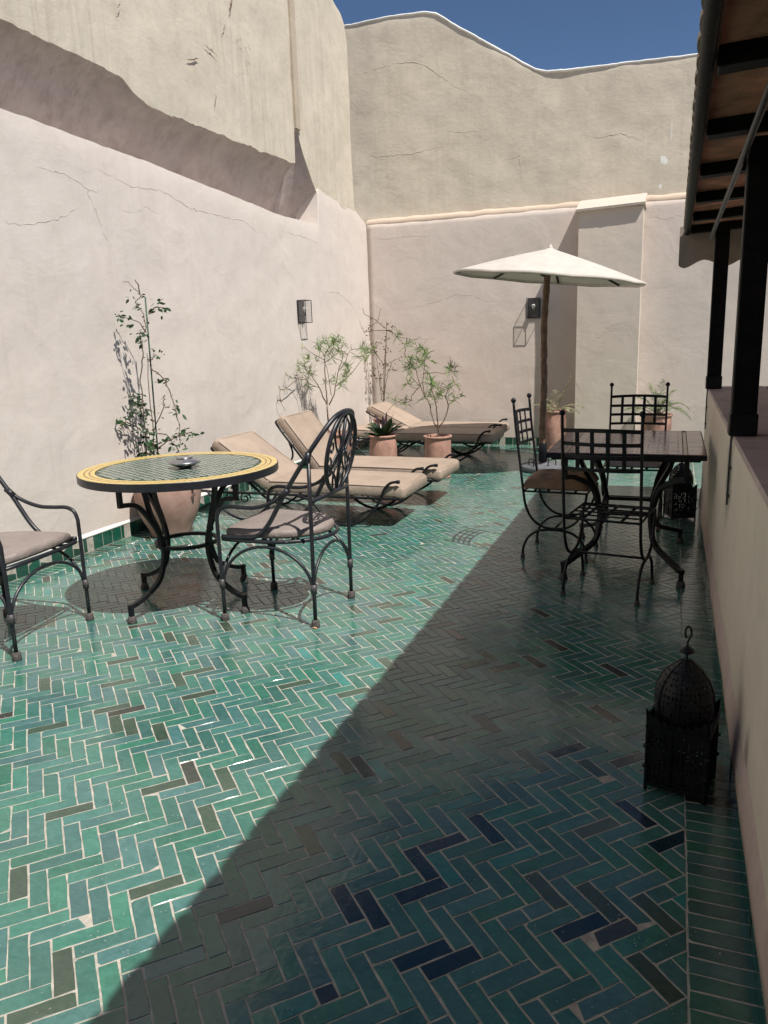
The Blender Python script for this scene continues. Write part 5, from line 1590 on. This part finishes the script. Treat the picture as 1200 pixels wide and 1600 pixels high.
OLEANDER_TWIGS = 1
def oleander(label, loc, branches, tips, base):
    t = empty('oleander', loc, 0, label, 'plant', 'leggy oleanders in pots')
    rel = Vector(loc)
    for i, b in enumerate(branches):
        pts = spline([Vector(p)-rel for p in b], 4)
        r0 = 0.014 if i == 0 else 0.0075 if i in base else 0.0048
        n_ = len(pts)
        mb = MB(); mb.tube([p+Vector((rnd.gauss(0, .0025), rnd.gauss(0, .0025), 0)) for p in pts], [r0*(1-0.6*k/n_) for k in range(n_)], 6)
        mb.build('stem', M['bark'], t)
    lf = MB()
    def whorl(p, n_, L0, up=0.6):
        for k in range(n_):
            a = rnd.uniform(0, 2*PI); e = rnd.uniform(-0.7, 1.35)
            d = Vector((math.cos(a)*math.cos(e), math.sin(a)*math.cos(e), math.sin(e)))
            ll = L0*rnd.uniform(0.6, 1.2)
            q = p+Vector((rnd.gauss(0, .006), rnd.gauss(0, .006), rnd.uniform(-0.035, 0.02)))
            leaf_strip(lf, q, q+d*ll, rnd.uniform(0.0028, 0.0044), rnd.uniform(0.0, 0.35)*ll)
    for f in tips:
        p = Vector(f)-rel
        for q in range(2):
            whorl(p+Vector((rnd.gauss(0, .03), rnd.gauss(0, .035), rnd.gauss(0, .025))), rnd.randint(9, 14), 0.105)
    for b in branches[1:]:
        for p in b[2:]:
            if rnd.random() < 0.45: whorl(Vector(p)-rel, rnd.randint(2, 6), 0.065)
    tag(lf.build('foliage', M['oleander'], t), kind='stuff')
oleander('leggy green oleander standing before the left wall, between the raised loungers', (-3.57, 8.0, 0.40), OLEANDER_A, FOLIAGE_A, (1, 4, 9))
oleander('leggy oleander of three forked stems before the far wall, in the right round pot', (-2.30, 7.75, 0.415), OLEANDER_C, FOLIAGE_C, (1, 6, 7))

def climber(label, loc, stems, clumps, stake, leafmat, dens, size, extra_base):
    t = empty('climbing_plant', loc, 0, label, 'plant'); rel = Vector(loc)
    for i, b in enumerate(stems):
        pts = spline([Vector(p)-rel for p in b], 5); n_ = len(pts)
        mb = MB(); mb.tube([p+Vector((rnd.gauss(0, .004), rnd.gauss(0, .004), rnd.gauss(0, .003))) for p in pts], [0.0042*(1-0.6*k/n_)+0.0008 for k in range(n_)], 5)
        mb.build('stem', M['twig'], t)
    mb = MB(); a, b = (Vector(p)-rel for p in stake[0])
    b = Vector((b.x, b.y, 0.0)); mb.tube([a, (a+b)/2, b], 0.0058, 6)
    for k in range(3):
        p = a.lerp(b, 0.15+0.25*k); mb.tube([p+Vector((-.015, 0, 0)), p+Vector((0, -.009, 0.002)), p+Vector((.015, .004, 0))], 0.002, 4)
    mb.build('stake', M['stake'] if leafmat == 'vine' else M['twig'], t)
    lf = MB(); dl = MB()
    def leaflets(p, n_, s_, spread, dst):
        for k in range(n_):
            q = p+Vector((rnd.gauss(0, spread), rnd.gauss(0, spread*0.7), rnd.gauss(0, spread)))
            a_ = rnd.uniform(0, 2*PI); e = rnd.uniform(-0.9, 0.5)
            d = Vector((math.cos(a_)*math.cos(e), math.sin(a_)*math.cos(e), math.sin(e)))
            ll = s_*rnd.uniform(0.6, 1.3)
            leaf_strip(dst, q, q+d*ll, ll*0.26, ll*0.15, n=3)
    for c in clumps: leaflets(Vector(c)-rel, dens, size, 0.030, lf)
    for b in stems:
        pts = spline([Vector(p)-rel for p in b], 5)
        for p in pts:
            if rnd.random() < 0.38: leaflets(p, rnd.randint(1, 2), size*0.6, 0.012, dl if rnd.random() < 0.5 else lf)
    tag(lf.build('foliage', M[leafmat], t), kind='stuff'); tag(dl.build('dry_foliage', M['dry'], t), kind='stuff')
climber('climbing vine tied to a green stake against the left wall behind the mosaic table', (-3.72, 4.97, 0.565), VINE_E, CLUMP_E, STAKE_E, 'vine', 12, 0.038, 0)
climber('sparse thin climber on a cane in the far corner between the two walls', (-3.70, 9.99, 0.34), VINE_D, CLUMP_D, STAKE_D, 'dry', 12, 0.035, 0)

bp = empty('broad_leaf_plant', (-2.905, 7.72, 0.42), 0, 'dark broad leaved rosette plant with purple centre in a terracotta pot', 'plant')
def broad(a, e, ll, w, droop, mat, name='leaf', b0=0.02):
    mb = MB(); n = 8; vs = []; fs = []
    c, s = math.cos(a), math.sin(a)
    for i in range(n+1):
        u = i/n; x = b0+ll*u*math.cos(e); z = ll*u*math.sin(e)-droop*u*u
        ww = w*(math.sin(PI*min(0.98, 0.12+0.86*u)))**0.75
        for q, dz in ((-1, 0.30), (-0.5, 0.08), (0, 0), (0.5, 0.08), (1, 0.30)):
            vs.append((c*x-s*ww*q, s*x+c*ww*q, z+ww*dz+0.004*math.sin(u*20+q*3)))
    for i in range(n):
        for k in range(4): b_ = i*5+k; fs.append((b_, b_+1, b_+6, b_+5))
    mb.add(vs, fs, True); mb.build(name, mat, bp)
for k in range(17):
    broad(k*2.4+rnd.uniform(-.2, .2), R(rnd.uniform(28, 80)), rnd.uniform(0.20, 0.31), rnd.uniform(0.040, 0.056), rnd.uniform(0.03, 0.11), M['broad'])
for k in range(5): broad(k*1.3, R(rnd.uniform(68, 85)), rnd.uniform(0.22, 0.30), 0.018, 0.01, M['purple'], 'centre_leaf')
broad(R(12), R(48), 0.30, 0.036, 0.06, M['broad']); broad(R(-5), R(35), 0.27, 0.034, 0.02, M['broad'])
broad(R(200), R(30), 0.22, 0.045, 0.06, M['broad'])

def palm(label, loc, fronds, mat):
    t = empty('potted_palm', loc, 0, label, 'palm')
    for (a, e, ll, droop) in fronds:
        mb = MB(); c, s = math.cos(a), math.sin(a); P = []
        n = 14
        for i in range(n+1):
            u = i/n; P.append(Vector((c*ll*u*math.cos(e), s*ll*u*math.cos(e), ll*u*math.sin(e)-droop*u*u)))
        mb.tube(P, [0.004*(1-0.75*i/n)+0.0006 for i in range(n+1)], 5)
        side = Vector((-s, c, 0))
        for i in range(3, n+1):
            for q in (-1, 1):
                for h_ in (0, 0.5):
                    u = (i-h_)/n; p = P[i].lerp(P[i-1], h_)
                    fwd = (P[i]-P[i-1]).normalized()
                    d = side*q*0.75+fwd*0.65+Vector((0, 0, rnd.uniform(-.05, .25)))
                    l_ = 0.125*math.sin(PI*min(0.95, 0.2+0.75*u))*rnd.uniform(0.8, 1.15)
                    leaf_strip(mb, p, p+d.normalized()*l_, 0.0034, 0.25*l_, n=3)
        mb.build('frond', mat, t)
    mb = MB(); mb.lathe([(0.03, 0), (0.036, 0.03), (0.028, 0.075), (0.012, 0.10)], 10, wob=0.2); mb.build('trunk', M['bark'], t)
fr = [(R(a), R(e+8), l_*1.5, d*1.6) for a, e, l_, d in ((175, 55, .40, .20), (150, 70, .42, .14), (5, 50, .44, .30), (28, 64, .44, .20), (-20, 42, .40, .30), (95, 68, .4, .2), (210, 45, .34, .22), (250, 60, .3, .2), (300, 58, .36, .26), (340, 70, .42, .30), (185, 30, .36, .16), (60, 75, .40, .10))]
palm('small green palm with arching fronds right of the buttress', (-0.15, 9.74, 0.44), fr, M['palm'])
fr = [(R(a), R(e+5), l_*1.28, d*1.15) for a, e, l_, d in ((175, 40, .32, .18), (200, 55, .26, .22), (5, 35, .36, .20), (20, 62, .40, .02), (-30, 40, .30, .22), (100, 82, .24, .02), (150, 60, .26, .12), (340, 25, .30, .16), (260, 50, .25, .2))]
palm('small half dried palm behind the parasol pole', (-1.37, 9.74, 0.485), fr, M['palm_dry'])

# ---------------------------------------------------------------- small things
cb = MB(); cb.tube([(-1.712, 3.405, 0.006), (-1.690, 3.398, 0.006)], 0.004, 8); cb.tube([(-1.6895, 3.398, 0.006), (-1.682, 3.3955, 0.006)], 0.0036, 8)
tag(cb.build('cigarette_butt', M['butt']), 'orange cigarette butt on the tiles by the armchair foot', 'cigarette butt')
